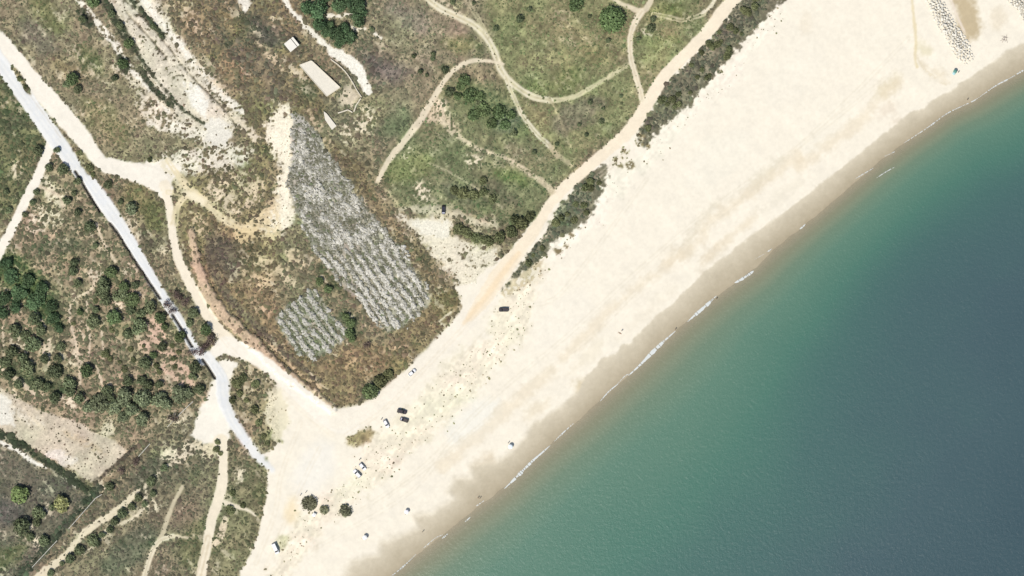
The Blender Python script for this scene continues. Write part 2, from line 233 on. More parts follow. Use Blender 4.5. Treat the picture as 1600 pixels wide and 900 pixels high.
# dry grass zone at the back of the beach
poly([(425, 910), (440, 850), (470, 800), (530, 770), (550, 735), (560, 700), (600, 668), (640, 630), (700, 570), (760, 525), (775, 470), (800, 445), (850, 415), (850, 440), (830, 500), (770, 590), (700, 660), (630, 710), (570, 775), (500, 830), (450, 900)], c=(240, 230, 204), vc=(146, 130, 108), veg=0.20, a=0.8, soft=10, rag=24, rs=2, vs=0.30)
for (x, y, rx, ry, an, a) in [(640, 690, 50, 16, -40, .6), (720, 600, 50, 14, -45, .5), (600, 740, 36, 14, -40, .6), (780, 540, 36, 14, -50, .5), (470, 850, 30, 16, -40, .6), (520, 775, 40, 14, -30, .7), (820, 450, 30, 10, -35, .8), (700, 640, 30, 12, -30, .6), (660, 640, 30, 8, -40, .4)]:
    blob(x, y, rx, ry, an, c=(231, 219, 194), vc=(136, 120, 98), veg=0.42, a=a, speck=0.0, soft=8, rag=18, rs=3, vs=0.32)
blob(563, 684, 24, 12, -25, c=(160, 138, 108), vc=(128, 106, 84), veg=0.8, soft=5, rag=6, rs=3, vs=0.45)
blob(440, 848, 14, 10, -60, c=(190, 184, 148), vc=(146, 142, 104), veg=0.5, a=.8, soft=5, rag=6, rs=3, vs=0.4)
blob(455, 800, 10, 22, 10, c=(247, 226, 184), a=0.7, soft=8, rag=6)
poly([(780, 458), (800, 432), (828, 412), (850, 405), (846, 430), (815, 452), (785, 468)], c=(190, 176, 142), vc=(118, 108, 78), veg=0.4, a=0.8, speck=-0.1, soft=4, rag=8, rs=3, vs=0.5)
# dune scrub east of the coast road
D1 = [(776, 462), (800, 440), (812, 428), (852, 398), (864, 376), (908, 354), (926, 332), (938, 302), (950, 275), (944, 252), (925, 266), (903, 287), (875, 322), (850, 362), (825, 397), (800, 434)]
poly(D1, c=(116, 114, 92), vc=(90, 96, 74), veg=1.0, soft=2, rag=8, rs=3, cls=0, vs=1.0)
D2 = [(996, 204), (1010, 180), (1026, 160), (1038, 128), (1062, 110), (1092, 77), (1122, 40), (1156, 0), (1200, -60), (1300, -60), (1216, 4), (1198, 28), (1170, 56), (1147, 84), (1121, 114), (1094, 142), (1080, 162), (1052, 182), (1027, 208), (1006, 226)]
poly(D2, c=(120, 116, 94), vc=(94, 96, 75), veg=1.0, soft=2.5, rag=11, rs=3, cls=0, vs=1.0)
stroke([(1060, 108), (1075, 90), (1095, 70), (1112, 52)], 3, c=(226, 206, 172), veg=0.1, rag=1.5)
for (x, y, r) in [(1000, 222, 8), (978, 236, 7), (975, 245, 5), (985, 258, 9), (968, 258, 7), (962, 248, 6), (1010, 228, 7), (872, 392, 7), (884, 384, 5), (893, 367, 5), (1003, 212, 7)]:
    blob(x, y, r, r * .7, 20, c=(130, 118, 88), vc=(92, 84, 58), veg=0.9, speck=-0.1, soft=2, rag=5, rs=3, vs=0.6)
stroke([(940, 260), (950, 275), (935, 320), (905, 360), (860, 395)], 26, vc=(128, 118, 84), veg=0.18, a=0.8, rag=14, rs=2, vs=0.35)
stroke([(1215, 20), (1170, 75), (1110, 140), (1060, 190), (1020, 235), (960, 290), (930, 345)], 30, vc=(128, 118, 84), veg=0.13, a=0.8, rag=18, rs=2, vs=0.32)
# damp hollows and stains in the sand
for (x, y, rx, ry, an, c, a) in [(1060, 395, 34, 9, -15, (232, 222, 200), .7), (1095, 350, 40, 8, -55, (233, 223, 200), .7), (1150, 310, 50, 8, -30, (236, 227, 206), .7), (1200, 270, 36, 9, -45, (233, 224, 200), .7), (1110, 405, 30, 8, -50, (228, 216, 192), .7),
    (1385, 140, 26, 9, -45, (225, 213, 182), .8), (1440, 75, 9, 16, -35, (228, 218, 184), .7), (1385, 170, 14, 8, -20, (238, 224, 202), .7), (1400, 190, 10, 7, 0, (234, 220, 198), .7), (1258, 35, 8, 16, 0, (240, 228, 205), .5), (1460, 112, 26, 6, 35, (230, 216, 188), .7),
    (1512, 26, 18, 34, -20, (201, 183, 148), .95), (1560, 28, 10, 14, 0, (236, 224, 200), .8), (760, 725, 20, 12, -20, (226, 210, 182), .7), (910, 605, 16, 10, -30, (222, 206, 172), .8), (720, 790, 16, 8, -20, (226, 208, 176), .7), (840, 640, 20, 9, -40, (232, 218, 190), .6),
    (1240, 120, 60, 30, -45, (248, 240, 221), .5), (1120, 250, 60, 30, -40, (248, 241, 222), .5), (880, 500, 60, 30, -45, (250, 242, 224), .5), (740, 660, 50, 26, -40, (246, 243, 230), .6), (1000, 430, 50, 20, -40, (247, 238, 218), .6), (1300, 200, 60, 20, -40, (248, 240, 220), .6),
    (1010, 490, 60, 10, -42, (240, 230, 208), .5), (920, 555, 40, 9, -45, (240, 229, 204), .5), (1230, 300, 50, 8, -38, (238, 229, 208), .5), (640, 780, 60, 10, -38, (244, 236, 218), .5)]:
    blob(x, y, rx, ry, an, c=c, a=a, soft=9, rag=12, rs=2)
for pts, wd in [([(1045, 405), (1085, 385), (1105, 350), (1150, 318), (1200, 280), (1245, 245)], 16), ([(880, 560), (960, 480), (1060, 400)], 14), ([(1100, 410), (1130, 380), (1180, 340)], 10), ([(690, 730), (780, 650), (860, 580)], 18), ([(1250, 260), (1330, 200), (1400, 130)], 16)]:
    stroke(pts, wd, c=(236, 221, 193), a=0.55, soft=7, rag=10, rs=2)
stroke([(1422, -30), (1427, 20), (1431, 60), (1430, 90), (1433, 104)], 4, c=(232, 216, 176), a=0.8)
stroke([(1430, 85), (1445, 108), (1462, 122), (1478, 132)], 5, c=(226, 212, 182), a=0.6, rag=3, speck=-.1)
stroke([(1486, 0), (1494, 22), (1508, 52)], 3, c=(240, 226, 208), a=0.9)
poly([(470, 712), (500, 690), (525, 700), (520, 740), (495, 765), (470, 770), (455, 750)], c=(246, 241, 228), a=0.7, soft=12, rag=10)

# --- roads and tracks
R = dict(cls=2, veg=0.0)
stroke([(-400, -330), (-40, 30), (5, 72), (50, 125), (88, 168), (122, 206), (150, 244), (166, 260)], [30, 30, 30, 28, 30, 28, 22, 18], c=DIRT, dz=0.1, rag=3, **R)
stroke([(160, 256), (182, 262), (215, 270), (248, 284), (258, 298)], [22, 26, 30, 34, 26], c=DIRT, dz=0.1, rag=3, **R)
poly([(200, 262), (230, 252), (262, 248), (285, 262), (275, 280), (262, 292), (240, 288)], c=DIRT, soft=3, rag=6, rs=3, **R)
stroke([(258, 290), (264, 320), (268, 350), (276, 395), (292, 432), (312, 470), (336, 508), (358, 534)], [18, 13, 12, 14, 16, 17, 18, 22], c=(248, 236, 212), dz=0.05, rag=2, **R)
stroke([(330, 556), (350, 540), (372, 546), (405, 562), (440, 590), (475, 622), (510, 650), (545, 662)], [14, 26, 26, 22, 24, 28, 34, 36], c=DIRT, rag=3, **R)
stroke([(82, 222), (66, 262), (45, 305), (24, 347), (4, 385), (-60, 500), (-300, 900)], [16, 15, 15, 14, 15, 16, 16], c=DIRT, rag=2, **R)
stroke([(530, 655), (575, 640), (620, 605), (670, 560), (720, 510), (755, 470), (775, 440)], [34, 28, 26, 28, 32, 30, 24], c=(249, 240, 221), soft=4, rag=3, **R)
stroke([(735, 495), (757, 466), (780, 430), (808, 396), (835, 360), (858, 322), (885, 290), (920, 260), (955, 230), (985, 202), (1005, 172), (1025, 138), (1050, 105), (1085, 72), (1115, 38), (1140, 5), (1200, -60), (1500, -400)],
       [14, 24, 26, 20, 17, 16, 17, 18, 18, 20, 20, 19, 18, 19, 20, 20, 20, 20], c=(250, 235, 208), rag=2, **R)
stroke([(725, 505), (757, 467), (782, 432), (810, 396)], [6, 10, 9, 8], c=(247, 221, 182), a=0.6, soft=3, cls=2)
# asphalt
AS = dict(c=ASPH, cls=3, veg=0.0, soft=1.5, rag=1.2, dz=0.12)
stroke([(-400, -320), (-60, 25), (0, 98), (40, 152), (74, 200), (104, 240), (138, 283), (165, 320), (190, 357), (215, 398), (240, 440), (256, 466), (278, 498), (302, 540), (318, 562)], [28, 26, 24, 24, 26, 24, 23, 23, 21, 19, 17, 16, 16, 16, 18], **AS)
poly([(345, 558), (372, 568), (358, 600), (362, 640), (358, 690), (318, 692), (298, 680), (312, 640), (330, 606)], c=(250, 243, 226), a=1, soft=3, rag=5, rs=3, cls=2, veg=0.0)
stroke([(324, 556), (335, 572), (347, 594), (348, 615), (352, 632)], [15, 17, 19, 19, 18], **AS)
stroke([(347, 605), (350, 625), (362, 655), (385, 690), (404, 714), (425, 735)], [19, 18, 17, 15, 13, 8], c=(240, 239, 233), cls=3, veg=0.0, soft=3, rag=3, dz=0.1)
stroke([(20, 105), (32, 122), (47, 147)], [5, 9, 4], c=(140, 130, 98), vc=(96, 96, 66), veg=0.9, rag=2, cls=0, dz=-0.1)
stroke([(48, 150), (70, 180), (95, 215)], 1.5, c=(214, 208, 196), a=0.8, rag=.5)
stroke([(116, 232), (128, 248), (142, 268), (148, 276)], [6, 10, 12, 6], c=(150, 138, 106), vc=(96, 90, 66), veg=0.9, rag=3, cls=0, dz=-0.1)
for pts in [[(-60, 25), (0, 98), (40, 152), (74, 200), (104, 240), (138, 283), (165, 320), (190, 357), (215, 398), (240, 440), (256, 466), (278, 498), (302, 540), (318, 562)], [(335, 572), (347, 594), (350, 620), (362, 655), (385, 690)]]:
    stroke(pts, 10, c=(222, 224, 222), rut=(3.6, 2.4), a=0.5, soft=1.6, rag=1)
    stroke(pts, 18, c=(226, 228, 228), a=0.5, soft=3, rag=4, speck=0.25)
# drainage channel along the asphalt
for pts in [[(118, 268), (126, 281), (136, 298), (148, 318), (156, 331)], [(172, 349), (184, 364), (196, 384), (218, 418), (238, 448), (250, 466)], [(270, 492), (284, 514), (300, 541)], [(317, 562), (326, 575), (336, 591)]]:
    stroke(pts, 4.0, c=(112, 108, 100), veg=0.0, soft=0.6, rag=0.4, dz=-1.7, cls=4)
# footpaths and wheel tracks
TRK = (232, 221, 192); TK = dict(cls=5, rag=1.5)
stroke([(345, 690), (349, 720), (347, 755), (340, 785), (330, 815), (322, 860), (312, 910), (300, 1000)], [24, 14, 17, 17, 16, 15, 16, 16], c=(244, 232, 206), veg=0.0, **TK)
stroke([(325, 840), (318, 870), (308, 910)], 14, c=(206, 188, 156), rut=(3.2, 2.4), a=0.5)
stroke([(350, 785), (365, 790), (385, 796), (400, 805)], [9, 7, 5, 3], c=(236, 224, 198), veg=0.05, **TK)
stroke([(352, 812), (346, 835), (335, 850)], 12, c=(224, 206, 178), veg=0.15, speck=-.15, rag=4, a=.9)
stroke([(285, 760), (272, 785), (262, 810), (255, 832), (248, 842)], [5, 6, 7, 7, 6], c=(206, 194, 164), veg=0.1, **TK)
stroke([(300, 841), (270, 838), (250, 845), (238, 862), (230, 885), (224, 910), (210, 1000)], [2, 7, 8, 8, 8, 9, 9], c=(212, 200, 170), veg=0.15, cls=5, rag=1.5); stroke([(270, 838), (250, 845), (238, 862), (230, 885), (224, 910)], 9, c=(238, 228, 200), rut=(2.4, 2.0), a=0.9)
stroke([(30, 925), (75, 890), (105, 865), (130, 835), (155, 815), (180, 800), (205, 778), (218, 765)], [16, 13, 11, 10, 11, 11, 10, 6], c=(232, 220, 190), veg=0.08, speck=-0.5, cls=5, rag=4, vs=.5)
stroke([(228, 758), (226, 785), (215, 805), (190, 818), (170, 825), (150, 850), (130, 865)], 6, c=(220, 208, 180), veg=0.15, speck=-0.15, rag=4, vs=.5)
stroke([(245, 742), (260, 728), (285, 718), (300, 705)], 7, c=(214, 202, 174), veg=0.2, speck=-0.05, rag=5)
stroke([(-40, 670), (0, 690), (30, 705), (50, 720), (72, 730)], 7, c=(244, 238, 222), veg=0.05, speck=-0.55, rag=3, rs=3)
stroke([(75, 728), (95, 742), (122, 764)], 2.5, c=(232, 226, 204), veg=0.1, rag=1.5)
stroke([(-60, 645), (0, 678), (40, 700), (75, 722), (110, 745), (145, 772)], [12, 12, 10, 11, 12, 12], c=(84, 88, 66), vc=(56, 66, 44), veg=1.0, rag=2, vs=1.5)
stroke([(155, 762), (130, 790), (105, 818), (60, 868), (20, 910)], 12, c=(90, 92, 74), vc=(62, 72, 52), veg=1.0, rag=3, vs=1.3)
stroke([(150, 752), (196, 712), (215, 695)], 6, c=(98, 90, 74), vc=(76, 70, 56), veg=0.9, rag=3)
RT = dict(c=(242, 233, 206), cls=5)
stroke([(640, -30), (680, 8), (710, 24), (738, 38), (758, 56), (772, 80), (782, 108), (800, 130), (830, 150), (860, 157), (895, 152), (925, 136), (955, 118), (986, 98)], [12, 12, 12, 12, 12, 12, 12, 11, 10, 8, 7, 5, 3, 2], c=(212, 202, 166), veg=0.12, a=0.85, cls=5, rag=2)
stroke([(640, -30), (680, 8), (710, 24), (738, 38), (758, 56), (772, 80), (782, 108), (800, 130), (830, 150), (860, 157)], 9, rut=(3.0, 2.8), veg=0.02, a=0.95, **RT)
stroke([(830, 150), (860, 157), (895, 152), (925, 136), (955, 118), (986, 98)], 9, rut=(2.6, 1.8), veg=0.05, a=0.65, c=(222, 216, 176), cls=5)
stroke([(722, -20), (735, 10), (748, 30), (762, 58)], 6, c=(206, 196, 160), rut=(2.2, 2.2), veg=0.2, a=0.8, rag=2)
stroke([(690, 0), (715, 18), (735, 34)], 6, c=(214, 204, 172), a=0.6, speck=0.0, rag=4)
stroke([(790, 120), (802, 150), (815, 178), (835, 205), (855, 225), (870, 245)], 6, c=(206, 194, 158), veg=0.2, a=0.7, cls=5); stroke([(790, 120), (802, 150), (815, 178), (835, 205), (858, 228)], 6, rut=(2.4, 2.4), veg=0.02, a=0.95, **RT)
stroke([(858, 155), (870, 175), (885, 215), (892, 230)], 5, c=(186, 174, 138), veg=0.3, a=0.6, rag=2)
stroke([(860, 228), (875, 245), (893, 258)], 8, c=(196, 182, 150), veg=0.2, a=0.7, rag=3)
stroke([(945, -10), (975, 8), (1003, 17), (1015, 5), (1024, -20)], [7, 7, 9, 8, 8], c=(222, 210, 180), veg=0.1, rag=2, cls=5)
stroke([(1003, 18), (992, 35), (985, 58), (985, 85), (992, 115), (1000, 140), (1003, 155)], [11, 10, 9, 8, 8, 8, 8], c=(222, 208, 178), veg=0.1, rag=2, cls=5)
stroke([(1003, 18), (992, 35), (985, 58), (985, 85), (992, 115), (1000, 140), (1003, 155)], 9, rut=(2.6, 2.0), veg=0.0, a=0.8, c=(246, 236, 208))
stroke([(1020, 22), (1045, 27), (1065, 32), (1085, 27), (1100, 22)], 6, c=(222, 212, 176), rut=(2.2, 2.0), veg=0.15, a=0.9, cls=5)
stroke([(1098, 20), (1112, 8), (1122, -15)], 5, c=(232, 222, 194), veg=0.1, rag=2)
stroke([(1003, 105), (1030, 80), (1050, 60)], 4, c=(176, 170, 128), veg=0.3, a=0.6, rag=2)
stroke([(785, 100), (760, 95), (735, 96), (712, 108), (695, 125), (680, 150), (655, 190), (630, 222), (605, 255), (590, 285)], [5, 5, 7, 8, 8, 9, 11, 10, 9, 8], c=(230, 217, 188), veg=0.1, cls=5, rag=2)
stroke([(590, 285), (610, 305), (622, 320)], 4, c=(196, 186, 146), veg=0.3, a=.7, rag=2)
poly([(682, 150), (700, 180), (720, 205), (690, 195), (665, 190)], c=(216, 198, 168), veg=0.2, a=0.9, speck=-0.2, soft=4, rag=8, rs=3)
stroke([(690, 190), (715, 212), (745, 232), (785, 245), (815, 262), (845, 282), (865, 298)], [12, 10, 8, 7, 8, 9, 11], c=(212, 198, 168), veg=0.25, a=0.85, speck=-0.1, rag=4, rs=3)
stroke([(670, 255), (700, 268), (730, 285), (760, 305), (785, 325)], 3.5, c=(196, 188, 154), veg=0.3, a=0.7, rag=2)
stroke([(845, 282), (862, 300)], 9, c=(206, 192, 160), veg=0.1, a=0.9, rag=3)
# spread of wheel tracks by the junction
stroke([(258, 258), (285, 288), (318, 316), (350, 342), (376, 356), (410, 362)], [16, 16, 13, 12, 14, 12], c=(231, 219, 190), veg=0.10, a=0.7, cls=5, rag=7, speck=-0.15, vs=0.5)
stroke([(268, 350), (277, 322), (296, 306), (320, 314)], [5, 8, 10, 8], c=(232, 216, 180), veg=0.05, a=0.8, cls=5, rag=3)
for pts in [[(262, 250), (290, 290), (330, 325), (362, 352), (398, 358)], [(270, 262), (305, 300), (345, 330), (370, 350)], [(262, 300), (290, 305), (320, 318), (350, 345), (392, 362)], [(275, 350), (278, 325), (292, 308), (315, 312)], [(272, 300), (285, 290), (300, 300), (320, 310)]]:
    stroke(pts, 6, c=(232, 216, 176), rut=(2.4, 2.2), veg=0.05, a=0.85, cls=5, rag=1)
poly([(285, 300), (305, 300), (325, 312), (318, 322), (300, 314)], c=(246, 234, 202), veg=0.0, soft=4, rag=4, cls=5)
poly([(362, 352), (400, 355), (415, 365), (380, 385), (365, 372)], c=(226, 204, 158), veg=0.1, a=.8, speck=-.2, soft=4, rag=8)
stroke([(402, 370), (440, 400), (470, 420)], 4, c=(206, 188, 152), a=.5, veg=0.3, rag=3)
for pts in [[(345, 525), (372, 556), (420, 590), (470, 640), (520, 680)], [(540, 680), (600, 640), (660, 580), (735, 500), (770, 460)], [(470, 660), (440, 740), (430, 800), (400, 880)], [(500, 700), (470, 760), (440, 830), (415, 890)], [(980, 240), (870, 330), (800, 420)]]:
    stroke(pts, 8, c=(236, 222, 196), rut=(2.6, 2.0), a=0.35, soft=1.5)

for pts in [[(560, 800), (660, 730), (760, 630), (880, 530), (1000, 420), (1120, 320), (1260, 220), (1400, 110)], [(600, 780), (720, 690), (840, 590), (930, 520), (1040, 410), (1180, 290), (1300, 180), (1420, 60)], [(800, 480), (860, 470), (900, 430), (960, 350), (1010, 280)], [(450, 880), (540, 830), (640, 770), (700, 700)], [(787, 490), (740, 540), (690, 600), (640, 650)]]:
    stroke(pts, 8, c=(233, 223, 200), rut=(2.6, 1.6), a=0.4, soft=1.3, rag=1.5)
# ------------------------------------------------------------------ evaluate the layout on a grid
def evaluate(X, Y, step):
    sh = X.shape
    ds, _ = d_line(X, Y, SHORE)
    n_shore = sd_poly(X, Y, SHORE + [(2900, 1600), (380, 1600)])
    sea = -n_shore                                                     # positive towards the sea
    N = {1: fbm(X, Y, 42, 11, 3), 2: fbm(X, Y, 16, 23, 3), 3: fbm(X, Y, 7.5, 37, 3)}
    fine = fbm(X, Y, 4.2, 51, 2)
    strk = fbm((X + Y * 0.75), (X * -0.75 + Y) * 0.0 + (Y - X * 1.25) * 0.12, 5, 77, 2)
    dry = sd_poly(X, Y, DRYEDGE + [(2900, 1600), (350, 1600)])         # negative on the wet side
    c = np.empty(sh + (3,)); c[:] = (140, 130, 102)
    vc = np.empty(sh + (3,)); vc[:] = (110, 104, 78)
    veg = np.full(sh, 0.95); vs = np.full(sh, 1.0); dz = np.zeros(sh); cls = np.zeros(sh, int)
    for o in OPS:
        pts = o['pts']; m = o['soft'] * 2 + o['rag'] * 1.5 + 4
        if o['k'] == 's':
            wd = o['w'] if isinstance(o['w'], list) else [o['w']] * len(pts)
            P3 = [np.array((p[0], p[1], q)) for p, q in zip(pts, wd)]
            sp = spline(P3, 5); m += max(wd)
            xs = [p[0] for p in sp]; ys = [p[1] for p in sp]
        else:
            xs = [p[0] for p in pts]; ys = [p[1] for p in pts]
        X0, Y0 = X[0, 0], Y[0, 0]
        i0 = max(0, int((min(xs) - m - X0) / step)); i1 = min(sh[1], int((max(xs) + m - X0) / step) + 2)
        j0 = max(0, int((min(ys) - m - Y0) / step)); j1 = min(sh[0], int((max(ys) + m - Y0) / step) + 2)
        if i1 <= i0 or j1 <= j0: continue
        sl = (slice(j0, j1), slice(i0, i1)); x, y = X[sl], Y[sl]
        nz = N[o['rs']][sl]
        if o['k'] == 's':
            d, wv = d_line(x, y, [(p[0], p[1]) for p in sp], [p[2] for p in sp])
            if o['rut']: sd = np.abs(d - o['rut'][0]) - o['rut'][1] / 2
            else: sd = d - wv / 2
        else: sd = sd_poly(x, y, pts)
        sd = sd + o['rag'] * nz * 0.6 + o['rag'] * 0.25 * fine[sl]
        al = sstep(o['soft'], -o['soft'], sd) * o['a']
        if o['speck'] is not None: al = al * sstep(o['speck'] - 0.12, o['speck'] + 0.12, fine[sl] * 0.7 + nz * 0.45 + 0.12)
        A = al[..., None]
        if o['c'] is not None: c[sl] += (np.array(o['c'], float) - c[sl]) * A
        if o['vc'] is not None: vc[sl] += (np.array(o['vc'], float) - vc[sl]) * A
        if o['veg'] is not None: veg[sl] += (o['veg'] - veg[sl]) * al
        if o['vs'] is not None: vs[sl] += (o['vs'] - vs[sl]) * al
        if o['dz']: dz[sl] += o['dz'] * al
        if o['cls'] is not None: cls[sl][al > 0.45] = o['cls']
    # bare earth showing through the scrub in streaks and patches
    bn = 0.75 * fbm(X, Y, 24, 201, 3) + 0.5 * fbm((X - Y * 0.9) * 0.9, (X + Y * 0.9) * 0.16, 6, 207, 2) + 0.35 * fine
    bare = sstep(0.42, 0.85, bn) * (veg > 0.45) * (cls == 0) * (0.62 - 0.34 * sstep(560, 640, X) * sstep(360, 300, Y))
    c += (np.array([196.0, 186, 160]) - c) * bare[..., None]; veg = veg * (1 - 0.85 * bare); vs = vs * (1 - 0.4 * bare)
    lush = sstep(0.35, 0.8, fbm(X, Y, 34, 211, 3))[..., None] * 0.45
    vc += (vc * np.array([0.86, 0.98, 0.84]) - vc) * lush; c += (c * np.array([0.90, 0.98, 0.88]) - c) * lush * (veg > .45)[..., None]
    scr = np.clip(veg * 1.6, 0, 1)[..., None]
    mott = (1 + scr * (0.12 * N[2] + 0.10 * N[3] + 0.14 * fine + 0.10 * strk)[..., None] + (1 - scr) * (0.008 * N[2] + 0.016 * fine + 0.004 * N[1])[..., None])
    tint = 1 + scr * 0.05 * N[1][..., None] * np.array([1.0, -0.2, 0.6])
    c = c * mott * tint
    # wet sand, by the water the sand is darker
    soft_w = 2.0 + 7.0 * sstep(950, 700, X) + 2.5 * np.maximum(N[1], 0)
    wet = np.clip((soft_w - (dry + 2.2 * N[2] + 1.0 * fine)) / (2 * soft_w), 0, 1); wet = wet * wet * (3 - 2 * wet)
    ratio = np.clip(-sea / np.maximum(-sea - dry + 1e-6, 1), 0, 1)
    wc = np.array([180, 167, 140]) + (np.array([219, 208, 184]) - np.array([180, 167, 140])) * np.clip(ratio, 0, 1)[..., None] + (5 * N[2] + 3 * fine)[..., None]
    # paler, dried film next to the edge
    c = c + (wc - c) * (wet * (cls == 1))[..., None]
    veg = veg * (1 - wet)
    cls = np.where((wet > 0.5) & (cls == 1), 6, cls)
    # heights
    inl = np.maximum(-sea, 0) * S
    z = 2.4 * (1 - np.exp(-inl * 0.055 / 2.4))
    off = np.maximum(sea, 0) * S
    z = np.where(sea > 0, -5.2 * (1 - np.exp(-off * 0.05 / 5.2)), z)
    land = sstep(0, 60, -sea)
    z = z + land * (0.25 * N[1] + 0.10 * N[2] * np.clip(veg, 0.1, 1)) + 0.12 * scr[..., 0] * N[3] + 0.10 * scr[..., 0] * fine
    z = z + 0.02 * N[2] * (1 - scr[..., 0]) * (cls != 3) + dz
    cusp = sstep(6, 0, np.abs(dry)) * 0.10
    z = z + cusp * (sea < 0)
    return dict(c=c, vc=vc, veg=veg, vs=vs, z=z, cls=cls, sea=sea)

STEP = 5 / 3.0
gx = np.arange(-50, 1650.01, STEP); gy = np.arange(-50, 950.01, STEP)
X, Y = np.meshgrid(gx, gy)
F = evaluate(X, Y, STEP)
def samp(name, px, py):
    a = F[name]; px = np.clip((np.asarray(px, float) - gx[0]) / STEP, 0, len(gx) - 1.001); py = np.clip((np.asarray(py, float) - gy[0]) / STEP, 0, len(gy) - 1.001)
    ix = px.astype(int); iy = py.astype(int); fx = px - ix; fy = py - iy
    if a.ndim == 3: fx = fx[..., None]; fy = fy[..., None]
    return (a[iy, ix] * (1 - fx) + a[iy, ix + 1] * fx) * (1 - fy) + (a[iy + 1, ix] * (1 - fx) + a[iy + 1, ix + 1] * fx) * fy
def hz(px, py): return float(samp('z', px, py))

# ------------------------------------------------------------------ materials
MATS = {}
def mat_new(name):
    m = bpy.data.materials.new(name); m.use_nodes = True; MATS[name] = m
    return m, m.node_tree, m.node_tree.nodes["Principled BSDF"]
def plain(name, rgb, rough=0.6, metal=0.0, var=0.12, scale=3.0, coat=0.0, k=1.0, spec=0.5):
    m, t, b = mat_new(name); c = alb(rgb, k)
    tc = t.nodes.new("ShaderNodeTexCoord"); n = t.nodes.new("ShaderNodeTexNoise"); n.inputs["Scale"].default_value = scale; n.inputs["Detail"].default_value = 4
    r = t.nodes.new("ShaderNodeMapRange"); r.inputs[3].default_value = 1 - var; r.inputs[4].default_value = 1 + var
    x = t.nodes.new("ShaderNodeMix"); x.data_type = 'RGBA'; x.blend_type = 'MULTIPLY'; x.inputs[0].default_value = 1
    t.links.new(tc.outputs["Object"], n.inputs["Vector"]); t.links.new(n.outputs[0], r.inputs[0])
    x.inputs[6].default_value = (*c, 1); t.links.new(r.outputs[0], x.inputs[7]); t.links.new(x.outputs[2], b.inputs["Base Color"])
    b.inputs["Roughness"].default_value = rough; b.inputs["Metallic"].default_value = metal; b.inputs["Coat Weight"].default_value = coat
    b.inputs["Specular IOR Level"].default_value = spec
    return m
def soil_mat(name, amp, bump, rough=0.95, scale=1.1):
    m, t, b = mat_new(name)
    at = t.nodes.new("ShaderNodeAttribute"); at.attribute_name = "soil"
    tc = t.nodes.new("ShaderNodeTexCoord")
    n = t.nodes.new("ShaderNodeTexNoise"); n.inputs["Scale"].default_value = scale; n.inputs["Detail"].default_value = 6; n.inputs["Roughness"].default_value = 0.7
    r = t.nodes.new("ShaderNodeMapRange"); r.inputs[1].default_value = 0.25; r.inputs[2].default_value = 0.75; r.inputs[3].default_value = 1 - amp; r.inputs[4].default_value = 1 + amp
    x = t.nodes.new("ShaderNodeMix"); x.data_type = 'RGBA'; x.blend_type = 'MULTIPLY'; x.inputs[0].default_value = 1
    t.links.new(tc.outputs["Object"], n.inputs["Vector"]); t.links.new(n.outputs[0], r.inputs[0])
    t.links.new(at.outputs["Color"], x.inputs[6]); t.links.new(r.outputs[0], x.inputs[7]); t.links.new(x.outputs[2], b.inputs["Base Color"])
    bm_ = t.nodes.new("ShaderNodeBump"); bm_.inputs["Strength"].default_value = bump; bm_.inputs["Distance"].default_value = 0.25
    t.links.new(n.outputs[0], bm_.inputs["Height"]); t.links.new(bm_.outputs[0], b.inputs["Normal"])
    b.inputs["Roughness"].default_value = rough; b.inputs["Specular IOR Level"].default_value = 0.2
    return m
M_GROUND = soil_mat("scrub soil", 0.30, 0.8)
M_SAND = soil_mat("dry sand", 0.03, 0.18, scale=0.8)
M_WET = soil_mat("wet sand", 0.06, 0.15, rough=0.6, scale=0.8)
M_TRACK = soil_mat("pale earth", 0.05, 0.25)
M_ASPH = soil_mat("bleached asphalt", 0.04, 0.1, rough=0.85)
M_DITCH = soil_mat("channel concrete", 0.10, 0.2)
def leaf_mat(name, attr="tone", trans=0.2, hue=0.012):
    m, t, b = mat_new(name)
    at = t.nodes.new("ShaderNodeAttribute"); at.attribute_name = attr
    oi = t.nodes.new("ShaderNodeObjectInfo")
    hs = t.nodes.new("ShaderNodeHueSaturation")
    r1 = t.nodes.new("ShaderNodeMapRange"); r1.inputs[3].default_value = 0.5 - hue; r1.inputs[4].default_value = 0.5 + hue
    r2 = t.nodes.new("ShaderNodeMapRange"); r2.inputs[3].default_value = 0.75; r2.inputs[4].default_value = 1.25
    mu = t.nodes.new("ShaderNodeMath"); mu.operation = 'MULTIPLY'; mu.inputs[1].default_value = 7.31
    fr = t.nodes.new("ShaderNodeMath"); fr.operation = 'FRACT'
    t.links.new(oi.outputs["Random"], r1.inputs[0]); t.links.new(oi.outputs["Random"], mu.inputs[0]); t.links.new(mu.outputs[0], fr.inputs[0]); t.links.new(fr.outputs[0], r2.inputs[0])
    t.links.new(r1.outputs[0], hs.inputs["Hue"]); t.links.new(r2.outputs[0], hs.inputs["Value"]); t.links.new(at.outputs["Color"], hs.inputs["Color"])
    t.links.new(hs.outputs[0], b.inputs["Base Color"]); b.inputs["Roughness"].default_value = 0.75; b.inputs["Specular IOR Level"].default_value = 0.2
    tr = t.nodes.new("ShaderNodeBsdfTranslucent"); mx = t.nodes.new("ShaderNodeMixShader"); mx.inputs[0].default_value = trans
    t.links.new(hs.outputs[0], tr.inputs[0]); out = t.nodes["Material Output"]
    t.links.new(b.outputs[0], mx.inputs[1]); t.links.new(tr.outputs[0], mx.inputs[2]); t.links.new(mx.outputs[0], out.inputs[0])
    return m
M_LEAF = leaf_mat("foliage")
M_TUFT = leaf_mat("scrub leaves", trans=0.15, hue=0.0)
M_BARK = plain("bark", (112, 96, 80), 0.9)

